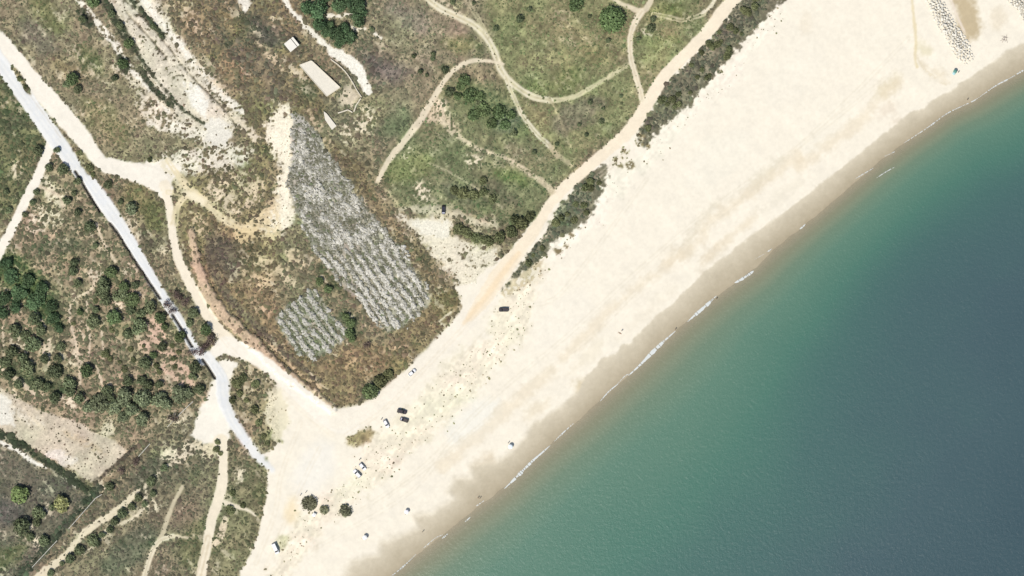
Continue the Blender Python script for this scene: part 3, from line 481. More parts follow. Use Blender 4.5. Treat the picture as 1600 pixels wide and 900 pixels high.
# ------------------------------------------------------------------ mesh helpers
def mesh_np(name, V, Q, mat, tri=False, smooth=False):
    me = bpy.data.meshes.new(name); nf = len(Q); k = Q.shape[1]
    me.vertices.add(len(V)); me.vertices.foreach_set("co", np.ascontiguousarray(V, dtype=np.float32).ravel())
    me.loops.add(nf * k); me.loops.foreach_set("vertex_index", np.ascontiguousarray(Q, dtype=np.int32).ravel())
    me.polygons.add(nf); me.polygons.foreach_set("loop_start", np.arange(0, nf * k, k, dtype=np.int32))
    try: me.polygons.foreach_set("loop_total", np.full(nf, k, dtype=np.int32))
    except Exception: pass
    if smooth: me.polygons.foreach_set("use_smooth", np.ones(nf, bool))
    me.update(calc_edges=True); me.validate()
    if mat: me.materials.append(mat)
    return me
def point_col(me, name, C):
    a = me.color_attributes.new(name, 'FLOAT_COLOR', 'POINT'); D = np.ones((len(C), 4), np.float32); D[:, :3] = C
    a.data.foreach_set("color", D.ravel())
def link(name, me, parent=None, loc=None, rz=0.0, scale=None, label=None, cat=None, group=None, kind=None):
    o = bpy.data.objects.new(name, me); COL.objects.link(o)
    if parent: o.parent = parent
    if loc is not None: o.location = loc
    if rz: o.rotation_euler = (0, 0, rz)
    if scale is not None: o.scale = scale if hasattr(scale, '__len__') else (scale,) * 3
    if label: o["label"] = label
    if cat: o["category"] = cat
    if group: o["group"] = group
    if kind: o["kind"] = kind
    return o
def bm_mesh(name, bm, mat, smooth=False):
    me = bpy.data.meshes.new(name); bmesh.ops.recalc_face_normals(bm, faces=bm.faces); bm.to_mesh(me); bm.free()
    if smooth:
        for p in me.polygons: p.use_smooth = True
    me.materials.append(mat); return me
def box(bm, x0, x1, y0, y1, z0, z1, taper=0.0):
    v = [bm.verts.new(p) for p in [(x0, y0, z0), (x1, y0, z0), (x1, y1, z0), (x0, y1, z0), (x0 + taper, y0 + taper, z1), (x1 - taper, y0 + taper, z1), (x1 - taper, y1 - taper, z1), (x0 + taper, y1 - taper, z1)]]
    for f in ((0, 3, 2, 1), (4, 5, 6, 7), (0, 1, 5, 4), (1, 2, 6, 5), (2, 3, 7, 6), (3, 0, 4, 7)): bm.faces.new([v[i] for i in f])
def tube(bm, pts, rad, n=6, caps=True):
    rings = []
    for i, p in enumerate(pts):
        p = Vector(p); q = Vector(pts[min(i + 1, len(pts) - 1)]) - Vector(pts[max(i - 1, 0)])
        qt = q.to_track_quat('Z', 'Y'); r = rad[i]
        rings.append([bm.verts.new(p + qt @ Vector((r * math.cos(2 * math.pi * k / n), r * math.sin(2 * math.pi * k / n), 0))) for k in range(n)])
    for a, b in zip(rings, rings[1:]):
        for k in range(n): bm.faces.new((a[k], a[(k + 1) % n], b[(k + 1) % n], b[k]))
    if caps: bm.faces.new(rings[0][::-1]); bm.faces.new(rings[-1])

# ------------------------------------------------------------------ the setting: ground, beach, roads, sea
def surface(Fd, X, Y, keep=None):
    ny, nx = X.shape
    V = np.stack([wx(X), wy(Y), Fd['z']], -1).reshape(-1, 3)
    Cc = (alb(np.clip(Fd['c'], 3, 253)) * (1 + (SK - 1) * np.clip(Fd['veg'] * 1.5, 0, 1))[..., None]).reshape(-1, 3)
    idx = np.arange(ny * nx).reshape(ny, nx)
    Q = np.stack([idx[1:, :-1], idx[1:, 1:], idx[:-1, 1:], idx[:-1, :-1]], -1).reshape(-1, 4)
    k = Fd['cls'][:-1, :-1].ravel(); s = Fd['sea'][:-1, :-1].ravel()
    return V, Cc, Q, k, s
def sub(V, C, Q, m):
    q = Q[m]; u, inv = np.unique(q, return_inverse=True)
    return V[u], C[u], inv.reshape(q.shape)
# outer ring, coarser
RS = 12.5
rx = np.arange(-700 - 50, 2300.1, RS); ry = np.arange(-600 - 50, 1550.1, RS)
XR, YR = np.meshgrid(rx, ry); FR = evaluate(XR, YR, RS)
Vm, Cm, Qm, km, sm = surface(F, X, Y); Vr, Cr, Qr, kr, sr = surface(FR, XR, YR)
xc = XR[:-1, :-1].ravel(); yc = YR[:-1, :-1].ravel()
outer = ~((xc >= -50 - 1e-3) & (xc + RS <= 1650 + 1e-3) & (yc >= -50 - 1e-3) & (yc + RS <= 950 + 1e-3))
names = {0: ("ground", M_GROUND), 1: ("beach", M_SAND), 2: ("dirt_road", M_TRACK), 3: ("asphalt_road", M_ASPH), 4: ("drainage_channel", M_DITCH), 5: ("wheel_track", M_TRACK), 6: ("wet_sand", M_WET)}
lab = {0: "mottled olive and brown scrubland soil behind the beach", 1: "pale cream dry sand of the wide beach", 2: "pale sandy dirt roads crossing the scrub to the beach", 3: "bleached bluish grey asphalt road", 4: "dark narrow drainage channel beside the asphalt road", 5: "pale wheel tracks and paths through the scrub", 6: "darker wet sand along the water"}
catn = {0: "ground", 1: "beach", 2: "dirt road", 3: "road", 4: "channel", 5: "path", 6: "wet sand"}
DEEP = 45
for cid, (nm, mt) in names.items():
    v, c, q = sub(Vm, Cm, Qm, (km == cid) & (sm < DEEP)); Vs, Cs, Qs = [v], [c], [q]
    v2, c2, q2 = sub(Vr, Cr, Qr, outer & (kr == cid) & (sr < DEEP))
    if len(q2): Vs.append(v2); Cs.append(c2); Qs.append(q2 + len(v))
    me = mesh_np(nm, np.concatenate(Vs), np.concatenate(Qs), mt, smooth=True); point_col(me, "soil", np.concatenate(Cs))
    link(nm, me, kind="structure", label=lab[cid], cat=catn[cid])
# sea bed (coarse) and sea
v, c, q = sub(Vr, Cr, Qr, sr >= DEEP - 30); v = v.copy(); v[:, 2] -= 0.25
me = mesh_np("seabed", v, q, M_WET, smooth=True); point_col(me, "soil", c); link("seabed", me, kind="structure", label="sandy sea bed under the water", cat="sea bed")
WS = 6.25
sx = np.arange(-100, 2300.1, WS); sy = np.arange(-650, 1550.1, WS); XS, YS = np.meshgrid(sx, sy)
sea_d = -sd_poly(XS, YS, SHORE + [(2900, 1600), (380, 1600)])
ne = sstep(1050, 1450, XS) * sstep(950, 400, YS)
n_a = fbm(XS, YS, 160, 91, 3); n_b = fbm(XS + YS * .8, (YS - XS * .8) * 0.35, 40, 95, 3)
dep = (np.maximum(sea_d, 0) + 210 * ne * sstep(0, 170, sea_d)) * (1 + 0.10 * n_a) + 9 * n_b * sstep(20, 120, sea_d)
V = np.stack([wx(XS), wy(YS), np.zeros_like(XS)], -1).reshape(-1, 3); idx = np.arange(XS.size).reshape(XS.shape)
Q = np.stack([idx[1:, :-1], idx[1:, 1:], idx[:-1, 1:], idx[:-1, :-1]], -1).reshape(-1, 4)
m = (np.maximum.reduce([sea_d[1:, :-1], sea_d[1:, 1:], sea_d[:-1, 1:], sea_d[:-1, :-1]]) > -8).ravel()
q = Q[m]; u, inv = np.unique(q, return_inverse=True)
mt, t, b = mat_new("sea water")
at = t.nodes.new("ShaderNodeAttribute"); at.attribute_name = "depth"
dv = t.nodes.new("ShaderNodeMath"); dv.operation = 'DIVIDE'; dv.inputs[1].default_value = 700
t.links.new(at.outputs["Fac"], dv.inputs[0])
cr = t.nodes.new("ShaderNodeValToRGB"); t.links.new(dv.outputs[0], cr.inputs[0])
stops = [(0.0, (184, 176, 150)), (0.025, (154, 158, 130)), (0.07, (121, 145, 121)), (0.14, (101, 138, 118)), (0.30, (86, 130, 114)), (0.46, (81, 118, 112)), (0.70, (79, 105, 110)), (1.0, (68, 92, 101))]
els = cr.color_ramp.elements
while len(els) < len(stops): els.new(0.5)
for e, (p, c) in zip(els, stops): e.position = p; e.color = (*alb(c, 0.98 - 0.12 * min(1, p / .5)), 1)
tc = t.nodes.new("ShaderNodeTexCoord")
nz = t.nodes.new("ShaderNodeTexNoise"); nz.inputs["Scale"].default_value = 0.55; nz.inputs["Detail"].default_value = 5; nz.inputs["Roughness"].default_value = 0.75
t.links.new(tc.outputs["Object"], nz.inputs["Vector"])
bp = t.nodes.new("ShaderNodeBump"); bp.inputs["Strength"].default_value = 0.42; bp.inputs["Distance"].default_value = 0.6; t.links.new(nz.outputs[0], bp.inputs["Height"])
t.links.new(cr.outputs[0], b.inputs["Base Color"]); t.links.new(bp.outputs[0], b.inputs["Normal"])
b.inputs["Roughness"].default_value = 0.25; b.inputs["IOR"].default_value = 1.33
al_ = t.nodes.new("ShaderNodeValToRGB"); t.links.new(dv.outputs[0], al_.inputs[0])
for i, (p, vv) in enumerate([(0.0, 0.28), (0.013, 0.58), (0.045, 0.88), (0.11, 1.0)]):
    if i >= 2: al_.color_ramp.elements.new(p)
for e, (p, vv) in zip(al_.color_ramp.elements, [(0.0, 0.28), (0.013, 0.58), (0.045, 0.88), (0.11, 1.0)]): e.position = p; e.color = (vv, vv, vv, 1)
tp = t.nodes.new("ShaderNodeBsdfTransparent"); mx = t.nodes.new("ShaderNodeMixShader")
t.links.new(al_.outputs[0], mx.inputs[0]); t.links.new(tp.outputs[0], mx.inputs[1]); t.links.new(b.outputs[0], mx.inputs[2]); t.links.new(mx.outputs[0], t.nodes["Material Output"].inputs[0])
me = mesh_np("sea", V[u], inv.reshape(q.shape), mt, smooth=True)
a = me.attributes.new("depth", 'FLOAT', 'POINT'); a.data.foreach_set("value", dep.ravel()[u].astype(np.float32))
link("sea", me, kind="structure", label="calm green sea deepening to grey blue", cat="sea")

# ------------------------------------------------------------------ scrub: real low tufts, too many to count
def tufts(name, px, py, rad, hgt, colr, mat, label, cat, n=7):
    N_ = len(px); ang = rng.uniform(0, 2 * np.pi, (N_, 1)) + np.linspace(0, 2 * np.pi, n + 1)[:-1] + rng.uniform(-.25, .25, (N_, n))
    rr = rad[:, None] * rng.uniform(0.45, 1.25, (N_, n)); z0 = samp('z', px, py)
    bx = wx(px)[:, None] + rr * np.cos(ang); by = wy(py)[:, None] + rr * np.sin(ang)
    bz = z0[:, None] + hgt[:, None] * rng.uniform(-0.25, 0.35, (N_, n))
    tx = wx(px) + rng.uniform(-.3, .3, N_) * rad; ty = wy(py) + rng.uniform(-.3, .3, N_) * rad; tz = z0 + hgt
    V = np.concatenate([np.stack([bx, by, bz], -1), np.stack([tx, ty, tz], -1)[:, None, :]], 1).reshape(-1, 3)
    base = (np.arange(N_) * (n + 1))[:, None]; k = np.arange(n)[None, :]
    Q = np.stack([base + k, base + (k + 1) % n, np.broadcast_to(base + n, (N_, n))], -1).reshape(-1, 3)
    me = mesh_np(name, V, Q, mat)
    cc = np.repeat(colr[:, None, :], n + 1, 1) * rng.uniform(0.85, 1.15, (N_, n + 1, 1)); point_col(me, "tone", cc.reshape(-1, 3))
    return link(name, me, kind="stuff", label=label, cat=cat)
NC = 190000
px = rng.uniform(-50, 1400, NC); py = rng.uniform(-50, 950, NC)
ok = samp('sea', px, py) < -30; px, py = px[ok], py[ok]
veg = samp('veg', px, py); cl = fbm(px, py, 9, 131, 2)
ok = rng.uniform(0, 1, len(px)) < veg * (0.55 + 0.5 * cl) + 0.25 * (veg > .6); px, py, veg = px[ok], py[ok], veg[ok]
vsz = samp('vs', px, py); vcol = samp('vc', px, py); clsn = F['cls'][np.clip(((py - gy[0]) / STEP).round().astype(int), 0, len(gy) - 1), np.clip(((px - gx[0]) / STEP).round().astype(int), 0, len(gx) - 1)]
rad = np.clip(rng.lognormal(-0.55, 0.42, len(px)), 0.18, 1.6) * vsz
hgt = rad * rng.uniform(0.28, 0.72, len(px))
vcol = vcol * 0.84 + vcol.mean(-1, keepdims=True) * 0.16
br = np.clip(rng.lognormal(0.0, 0.22, len(px)), 0.5, 1.7)[:, None]
g = rng.normal(0, 0.06, (len(px), 1)); colr = alb(np.clip(vcol, 5, 250), VK) * br * np.concatenate([1 - g, 1 + g * .4, 1 - g * .6], 1)
dune = clsn == 1
tufts("dry_scrub", px[~dune], py[~dune], rad[~dune], hgt[~dune], colr[~dune], M_TUFT, "low olive and brown scrub carpeting the land behind the beach", "scrub")
tufts("dune_grass", px[dune], py[dune], rad[dune], hgt[dune], colr[dune], M_TUFT, "sparse dry grass tufts dotted over the upper beach", "dune grass", n=6)
# silvery shrubs in rows on the two plots
dirv = np.array([0.565, 0.825]); nrm = np.array([0.825, -0.565])
for PL, lb, sd_ in [(PLANT_A, "silvery grey shrubs in close rows on the long plot", 3), (PLANT_B, "silvery grey shrubs in close rows on the smaller plot", 5)]:
    xs = [p[0] for p in PL]; ys = [p[1] for p in PL]; n0 = int((max(xs) - min(xs)) * (max(ys) - min(ys)) * 0.34)
    qx = rng.uniform(min(xs) - 4, max(xs) + 4, n0); qy = rng.uniform(min(ys) - 4, max(ys) + 4, n0)
    sdp = sd_poly(qx, qy, PL) + 9 * fbm(qx, qy, 12, 141, 3)
    uu = qx * dirv[0] + qy * dirv[1]; vv = qx * nrm[0] + qy * nrm[1] + 2.5 * fbm(qx, qy, 30, 151, 2)
    p_ = 0.85 * np.cos(2 * np.pi * vv / 12.5) * (0.10 + 0.90 * sstep(320, 450, qy)) + 0.85 * fbm(uu * 0.6, vv, 8.5, 161, 3) + 0.35 * fbm(qx, qy, 26, 171, 2)
    ok = (sdp < -1) & (p_ > -0.95 + 0.5 * rng.uniform(0, 1, n0)); qx, qy, p_ = qx[ok], qy[ok], p_[ok]
    k = len(qx); up = sstep(-0.5, 0.6, p_); rad = np.clip(rng.lognormal(-0.62, 0.35, k), 0.25, 1.1) * (0.85 + 0.35 * up); hgt = rad * rng.uniform(0.5, 0.9, k) + 0.9 * up * rng.uniform(.5, 1, k)
    pale = (p_ + rng.normal(0, 0.28, k))[:, None]; T_ = np.clip((pale + 0.55) / 1.15, 0, 1)
    cA, cB, cC = alb((220, 217, 206)), alb((170, 168, 154)), alb((118, 117, 96))
    if PL is PLANT_B: cA, cB, cC = cA * .88, cB * np.array([.84, .92, .80]), cC * np.array([.88, 1.0, .84])
    colr = np.where(T_ > .5, cB + (cA - cB) * (T_ * 2 - 1), cC + (cB - cC) * T_ * 2) * rng.uniform(.85, 1.12, (k, 1))
    tufts("silver_scrub", qx, qy, rad, hgt, colr, M_TUFT, lb, "shrubs", n=8)

# ------------------------------------------------------------------ trees and bushes
def crown_mesh(name, seed, n, col, leaf=0.17, lobes=6, flat=0.75, z0=0.35, sparse=False):
    r = np.random.default_rng(seed); L = [(0, 0, z0 + 0.2, 0.80 if lobes else 0.97)]
    for k in range(lobes):
        a = r.uniform(0, 2 * np.pi); d = r.uniform(0.35, 0.58); L.append((d * math.cos(a), d * math.sin(a), z0 + r.uniform(0.0, 0.45), r.uniform(0.30, 0.48)))
    L = np.array(L); wgt = L[:, 3] ** 2; pick = r.choice(len(L), n, p=wgt / wgt.sum()); l = L[pick]
    d = r.normal(size=(n, 3)); d[:, 2] = np.abs(d[:, 2]) * 1.0 - 0.25; d /= np.linalg.norm(d, axis=1)[:, None]
    rr = l[:, 3] * (r.uniform(0.0, 1, n) ** (0.55 if sparse else 0.28)) * r.uniform(0.85, 1.1, n)
    c = l[:, :3] + d * rr[:, None] * np.array([1, 1, flat])
    nv = d + r.normal(0, 0.55, (n, 3)) + np.array([0, 0, 0.3]); nv /= np.linalg.norm(nv, axis=1)[:, None]
    t1 = np.cross(nv, r.normal(size=(n, 3))); t1 /= np.linalg.norm(t1, axis=1)[:, None]; t2 = np.cross(nv, t1)
    s1 = leaf * r.uniform(0.55, 1.2, (n, 1)); s2 = s1 * r.uniform(0.45, 0.9, (n, 1))
    V = np.stack([c - t1 * s1, c - t2 * s2 + nv * .02, c + t1 * s1, c + t2 * s2 - nv * .02], 1).reshape(-1, 3)
    V[:, 2] = np.maximum(V[:, 2], 0.02)
    Q = np.arange(n * 4).reshape(n, 4); me = mesh_np(name, V, Q, M_LEAF)
    lob = r.uniform(0.78, 1.25, len(L))[pick]
    tone = alb(col, 1.62)[None] * (lob * np.clip(r.lognormal(0, 0.28, n), 0.5, 1.8))[:, None]
    point_col(me, "tone", np.repeat(tone, 4, 0)); return me
def trunk_mesh(name, seed, z1=0.75, rad=0.07, limbs=4):
    r = random.Random(seed); bm = bmesh.new()
    tube(bm, [(0, 0, -0.08), (0.02, 0.01, z1 * 0.4), (0.0, 0.03, z1)], [rad * 1.3, rad, rad * 0.4], 6)
    for k in range(limbs):
        a = k * 2 * math.pi / limbs + r.uniform(-.4, .4); z = z1 * r.uniform(.25, .5); q = r.uniform(.35, .6)
        tube(bm, [(0, 0, z), (q * .5 * math.cos(a), q * .5 * math.sin(a), z + .15), (q * math.cos(a), q * math.sin(a), z + .38)], [rad * .6, rad * .4, rad * .12], 5)
    return bm_mesh(name, bm, M_BARK)
KIND = {}
def kind(key, col, n, leaf, lobes, flat, z0, sparse=False, var=3, big=False):
    KIND[key] = [crown_mesh("crown_" + key, 1000 + 31 * i + len(KIND) * 7, n, col, leaf, lobes, flat, z0, sparse) for i in range(var)]
kind('dark', (98, 106, 77), 620, 0.13, 6, 0.7, 0.30, var=4)
kind('green', (94, 108, 72), 620, 0.13, 7, 0.7, 0.28, var=3)
kind('olive', (118, 126, 96), 620, 0.13, 7, 0.65, 0.28, var=3)
kind('bright', (104, 118, 74), 620, 0.13, 6, 0.7, 0.28, var=1)
kind('yellow', (142, 142, 96), 620, 0.13, 7, 0.7, 0.28, var=1)
kind('bare', (106, 90, 84), 320, 0.085, 6, 0.75, 0.30, True, var=3)
kind('grove', (76, 96, 66), 900, 0.11, 9, 0.6, 0.28, var=3)
kind('shrub', (100, 104, 72), 420, 0.16, 5, 0.5, 0.08, var=4)
kind('dune', (122, 122, 96), 800, 0.12, 9, 0.32, 0.04, var=3)
kind('round', (92, 112, 72), 1700, 0.085, 0, 0.55, 0.12, var=1)
kind('lush', (96, 112, 74), 700, 0.12, 9, 0.35, 0.05, var=3)
TRUNKS = [trunk_mesh("trunk_%d" % i, 50 + i) for i in range(4)]
STEMS = [trunk_mesh("stem_%d" % i, 80 + i, 0.35, 0.04, 5) for i in range(3)]
ti = 0
def tree(x, y, r, k, label, group=None, name=None, cat=None, sq=1.0):
    global ti
    if group: label = ('very broad ' if r >= 15 else 'broad ' if r >= 12 else 'medium sized ' if r >= 9 else 'small ' if r >= 6 else 'tiny ') + label
    ti += 1; low = k in ('shrub', 'dune', 'round', 'lush'); name = name or ("bush" if low else "tree"); R_ = r * S
    e = link(name, None, loc=(wx(x), wy(y), hz(x, y) - 0.05), rz=random.uniform(0, 6.28), label=label, cat=cat or ("bush" if low else "tree"), group=group)
    s = R_ * random.uniform(1.0, 1.12); hh = s if not low else s * random.uniform(.8, 1.1)
    if R_ > 4: hh = s * 0.85
    q_ = random.uniform(.84, 1.0) if group else 1.0; e.scale = (s, s * q_, hh * random.uniform(.8, 1.1))
    link("crown", KIND[k][ti % len(KIND[k])], parent=e)
    link("stem" if low else "trunk", (STEMS[ti % 3] if low else TRUNKS[ti % 4]), parent=e)
    return e
# west scrub between footpath and asphalt road
g1 = "round trees west of the asphalt road"; l1 = "round dark green tree in the open scrub west of the asphalt road"
for (x, y, r) in [(141, 355, 11), (60, 236, 10), (99, 265, 10), (122, 284, 8), (77, 262, 8), (57, 300, 6), (52, 317, 6), (105, 314, 8), (122, 332, 7), (116, 302, 6), (40, 335, 6), (15, 329, 7), (117, 411, 8), (115, 423, 9), (122, 442, 8), (90, 235, 7), (10, 300, 6), (150, 384, 6)]:
    tree(x, y, r, 'dark', l1, g1)
g2 = "trees in the belt below the asphalt road"; l2 = "rounded dark green tree in the loose belt southwest of the asphalt road"
for (x, y, r) in [(175, 425, 11), (162, 446, 14), (195, 447, 10), (212, 446, 8), (160, 456, 13), (190, 462, 15), (207, 468, 14), (147, 503, 14), (180, 495, 14), (219, 511, 16), (125, 487, 7), (96, 541, 10), (54, 499, 11), (137, 580, 13), (254, 542, 9), (227, 567, 11), (306, 574, 11), (302, 588, 9), (200, 522, 9), (250, 497, 10), (257, 511, 8), (235, 480, 11), (282, 525, 11), (302, 489, 10), (322, 515, 11), (222, 490, 9), (205, 484, 10), (150, 484, 7), (240, 555, 7), (297, 505, 8), (168, 470, 9)]:
    tree(x, y, r, 'dark' if (x + y) % 3 else 'green', l2, g2)
g3 = "small bushes below the asphalt road"; l3 = "round grey green bush in the belt southwest of the asphalt road"
for (x, y, r) in [(209, 562, 6), (272, 560, 6), (274, 572, 5), (204, 545, 6), (195, 577, 7), (188, 566, 4), (269, 540, 5), (245, 572, 6), (250, 580, 6), (225, 540, 4), (165, 553, 8), (172, 560, 6), (115, 505, 5), (175, 515, 6), (150, 470, 5), (280, 550, 5)]:
    tree(x, y, r, 'shrub', l3, g3)
g4 = "leafless trees over the asphalt road"; l4 = "leafless purplish brown tree overhanging the asphalt road"
for (x, y, r) in [(275, 460, 11), (292, 473, 10), (262, 476, 10), (332, 531, 11), (270, 484, 9), (314, 549, 11), (322, 541, 9), (300, 552, 9), (283, 466, 8)]:
    tree(x, y, r, 'bare', l4, g4)
g5 = "trees of the western grove"; l5 = "leafy green tree crowded in the dense western grove"
for (x, y, r) in [(7, 465, 14), (32, 457, 15), (57, 470, 17), (82, 478, 12), (85, 497, 12), (92, 512, 10), (20, 432, 16), (45, 440, 13), (10, 412, 12), (5, 488, 12), (66, 452, 12), (25, 478, 12), (-14, 440, 16)]:
    tree(x, y, r, 'grove', l5, g5)
g6 = "trees above the dry field"; l6 = "dark green tree in the thicket above the pale dry field"
for (x, y, r) in [(45, 575, 15), (87, 580, 14), (110, 600, 14), (52, 537, 14), (25, 517, 12), (20, 550, 12), (65, 517, 11), (10, 565, 11), (92, 560, 9), (15, 585, 10), (60, 600, 12), (87, 622, 11), (110, 612, 10), (36, 560, 11), (70, 560, 9), (40, 525, 10), (75, 605, 9), (30, 600, 9), (125, 622, 11)]:
    tree(x, y, r, 'dark', l6, g6)
g7 = "broad pale trees above the boundary wall"; l7 = "grey green tree in the spreading clump beside the field corner"
for (x, y, r) in [(155, 630, 18), (195, 622, 18), (225, 620, 18), (250, 624, 15), (280, 617, 16), (178, 638, 14), (192, 651, 11), (222, 655, 12), (296, 614, 11), (207, 640, 12), (140, 636, 11), (262, 632, 11)]:
    tree(x, y, r, 'olive', l7, g7)
g8 = "tall dark trees above the pale clump"; l8 = "taller dark tree rising behind the broad grey green clump"
for (x, y, r) in [(200, 595, 10), (222, 595, 9), (232, 601, 9), (250, 600, 9), (168, 610, 11), (175, 622, 8), (312, 608, 10)]:
    tree(x, y, r, 'dark', l8, g8)
tree(32, 773, 17, 'bright', "bright green round tree in the dark field below the hedge")
tree(97, 787, 14, 'yellow', "yellow green round tree in the dark field below the hedge")
g9 = "dark trees in the low field"; l9 = "dark green tree beside the yellow green one in the low field"
for (x, y, r) in [(62, 800, 13), (35, 822, 16), (70, 845, 11), (82, 792, 6), (58, 815, 8), (48, 838, 9)]: tree(x, y, r, 'dark', l9, g9)
g10 = "trees along the stony path"; l10 = "dark green tree in the row along the pale stony path by the wall"
for (x, y, r) in [(145, 843, 12), (192, 802, 10), (207, 791, 7), (217, 777, 8), (180, 815, 9), (172, 827, 7), (160, 835, 7), (125, 860, 11), (110, 872, 9), (97, 880, 5), (80, 895, 7), (237, 752, 9), (240, 771, 7), (227, 787, 6), (257, 731, 7), (152, 848, 8)]:
    tree(x, y, r, 'dark', l10, g10)
tree(172, 760, 8, 'dark', "dark tree beside the upper end of the thin boundary wall"); tree(212, 720, 9, 'bare', "leafless grey tree at the corner of the dry field")
tree(190, 735, 8, 'bare', "leafless reddish brown shrub under the dry field corner"); tree(270, 655, 11, 'bare', "leafless brown tree between the boundary wall and the sandy clearing")
g11 = "bushes beside the south track"; l11 = "dark low bush at the edge of the pale southern track"
for (x, y, r) in [(360, 797, 9), (340, 690, 6), (338, 702, 7), (345, 708, 5), (363, 625, 7), (371, 600, 10), (380, 590, 9), (375, 615, 7), (398, 640, 8), (405, 660, 7), (412, 682, 6), (418, 692, 5), (400, 600, 8), (385, 625, 6), (364, 770, 6), (380, 790, 6)]: tree(x, y, r, 'shrub', l11, g11)
g12 = "bushes between the two roads"; l12 = "dusty bush on the strip between asphalt and dirt road"
for (x, y, r) in [(125, 239, 6), (140, 262, 8), (146, 273, 5), (32, 124, 6), (40, 136, 5)]: tree(x, y, r, 'shrub', l12, g12)
for (x, y, r, k, lb) in [(170, 289, 8, 'dark', "dark tree where the dirt road leaves the asphalt"), (189, 316, 6, 'dark', "small dark tree south of the road junction"), (206, 326, 11, 'olive', "silvery grey shrub beside the asphalt south of the junction"), (234, 250, 5, 'shrub', "lone bush on the bare ground above the junction")]: tree(x, y, r, k, lb)
g13 = "trees on the slope above the roads"; l13 = "dark tree on the scrubby slope above the pale road"
for (x, y, r) in [(115, 125, 12), (105, 132, 7), (180, 122, 7), (192, 100, 10), (122, 140, 8), (147, 3, 12), (202, 68, 10), (188, 40, 8), (175, 22, 8), (130, 30, 7), (240, 42, 7), (252, 56, 5)]: tree(x, y, r, 'dark' if r < 10 else 'green', l13, g13)
g14 = "trees of the northern grove"; l14 = "dense deep green tree in the dark grove by the white bank"
for (x, y, r) in [(498, 15, 17), (530, 8, 15), (556, 10, 17), (560, 32, 14), (500, 38, 13), (525, 54, 14), (545, 60, 14), (538, 44, 10), (481, 12, 13), (514, 40, 9), (568, 22, 8), (510, 52, 10), (545, -6, 14), (510, -8, 15), (530, 68, 10)]: tree(x, y, r, 'grove', l14, g14)
g15 = "green shrubs by the eastern meadow track"; l15 = "green spreading shrub in the thicket inside the meadow track bend"
for (x, y, r) in [(725, 125, 12), (735, 148, 14), (755, 172, 14), (780, 175, 14), (790, 195, 11), (715, 150, 8), (740, 180, 12), (768, 193, 11), (720, 135, 9), (750, 150, 10), (798, 180, 9)]: tree(x, y, r, 'lush', l15, g15, name="bush", cat="bush")
tree(702, 145, 8, 'dark', "round dark tree beside the pale track fork"); tree(956, 31, 21, 'round', "large round deep green bush alone in the meadow", name="bush", cat="bush"); tree(901, 7, 13, 'lush', "dark green bush next to the large round meadow bush", name="bush", cat="bush")
g16 = "small dark bushes in the meadow"; l16 = "dark round bush scattered in the grassy meadow"
for (x, y, r) in [(749, 160, 7), (677, 85, 5), (676, 92, 5), (775, 45, 6), (707, 3, 6), (921, 26, 4), (950, 64, 5), (1017, 45, 8), (997, 61, 5), (1020, 30, 6), (812, 30, 8), (939, 190, 6), (942, 170, 4), (916, 211, 4), (827, 15, 5), (922, 160, 5), (581, 46, 5), (657, 112, 5), (667, 118, 4), (647, 88, 5), (803, 208, 6), (695, 110, 7), (834, 238, 5), (870, 225, 4), (740, 5, 4), (905, 195, 4), (970, 150, 4)]: tree(x, y, r, 'dark', l16, g16, name="bush", cat="bush")
g17 = "dark shrubs by the parked hatchback"; l17 = "dark green shrub in the thicket beside the sandy hollow"
for (x, y, r) in [(718, 358, 11), (730, 364, 11), (745, 372, 11), (762, 376, 12), (780, 372, 12), (798, 362, 12), (815, 350, 12), (828, 338, 10), (725, 302, 12), (710, 298, 9), (740, 305, 10), (755, 300, 9), (770, 310, 9), (805, 345, 10), (755, 282, 8)]: tree(x, y, r, 'shrub', l17, g17)
g18 = "shrubs in the plantation"; l18 = "deep green shrub at the edge of the smaller silvery plot"
for (x, y, r) in [(548, 505, 10), (546, 520, 9), (540, 495, 8), (550, 530, 7), (500, 440, 8), (512, 452, 8)]: tree(x, y, r, 'green', l18, g18, name="bush", cat="bush")
tree(578, 612, 14, 'green', "deep green rounded bush at the southern tip of the brown plot", name="bush", cat="bush"); tree(595, 596, 12, 'shrub', "grey green bush next to the rounded one by the dirt road"); tree(607, 585, 9, 'shrub', "small grey green bush beside the dirt road near the white car")
tree(575, 540, 8, 'bare', "dark leafless shrub in the reddish brown ground")
tree(483, 787, 14, 'dune', "grey brown dune bush on the sand with two people beside it"); tree(507, 797, 9, 'dune', "smaller brown dune bush touching the grey one"); tree(540, 797, 12, 'dune', "round dark dune bush standing alone on the sand")
g19 = "dune shrubs along the coast road"; l19 = "grey green dune shrub beside the coast road"
for i in range(70):
    PL = D1 if i % 5 < 2 else D2
    for _ in range(40):
        x = random.uniform(776, 1230); y = random.uniform(-10, 460)
        if sd_poly(np.array([x]), np.array([y]), PL)[0] < -5: break
    else: continue
    tree(x, y, random.uniform(4, 8), 'shrub', l19 + (', lower strip by the lone off-roader' if i % 5 < 2 else ', upper strip towards the groynes'), g19)

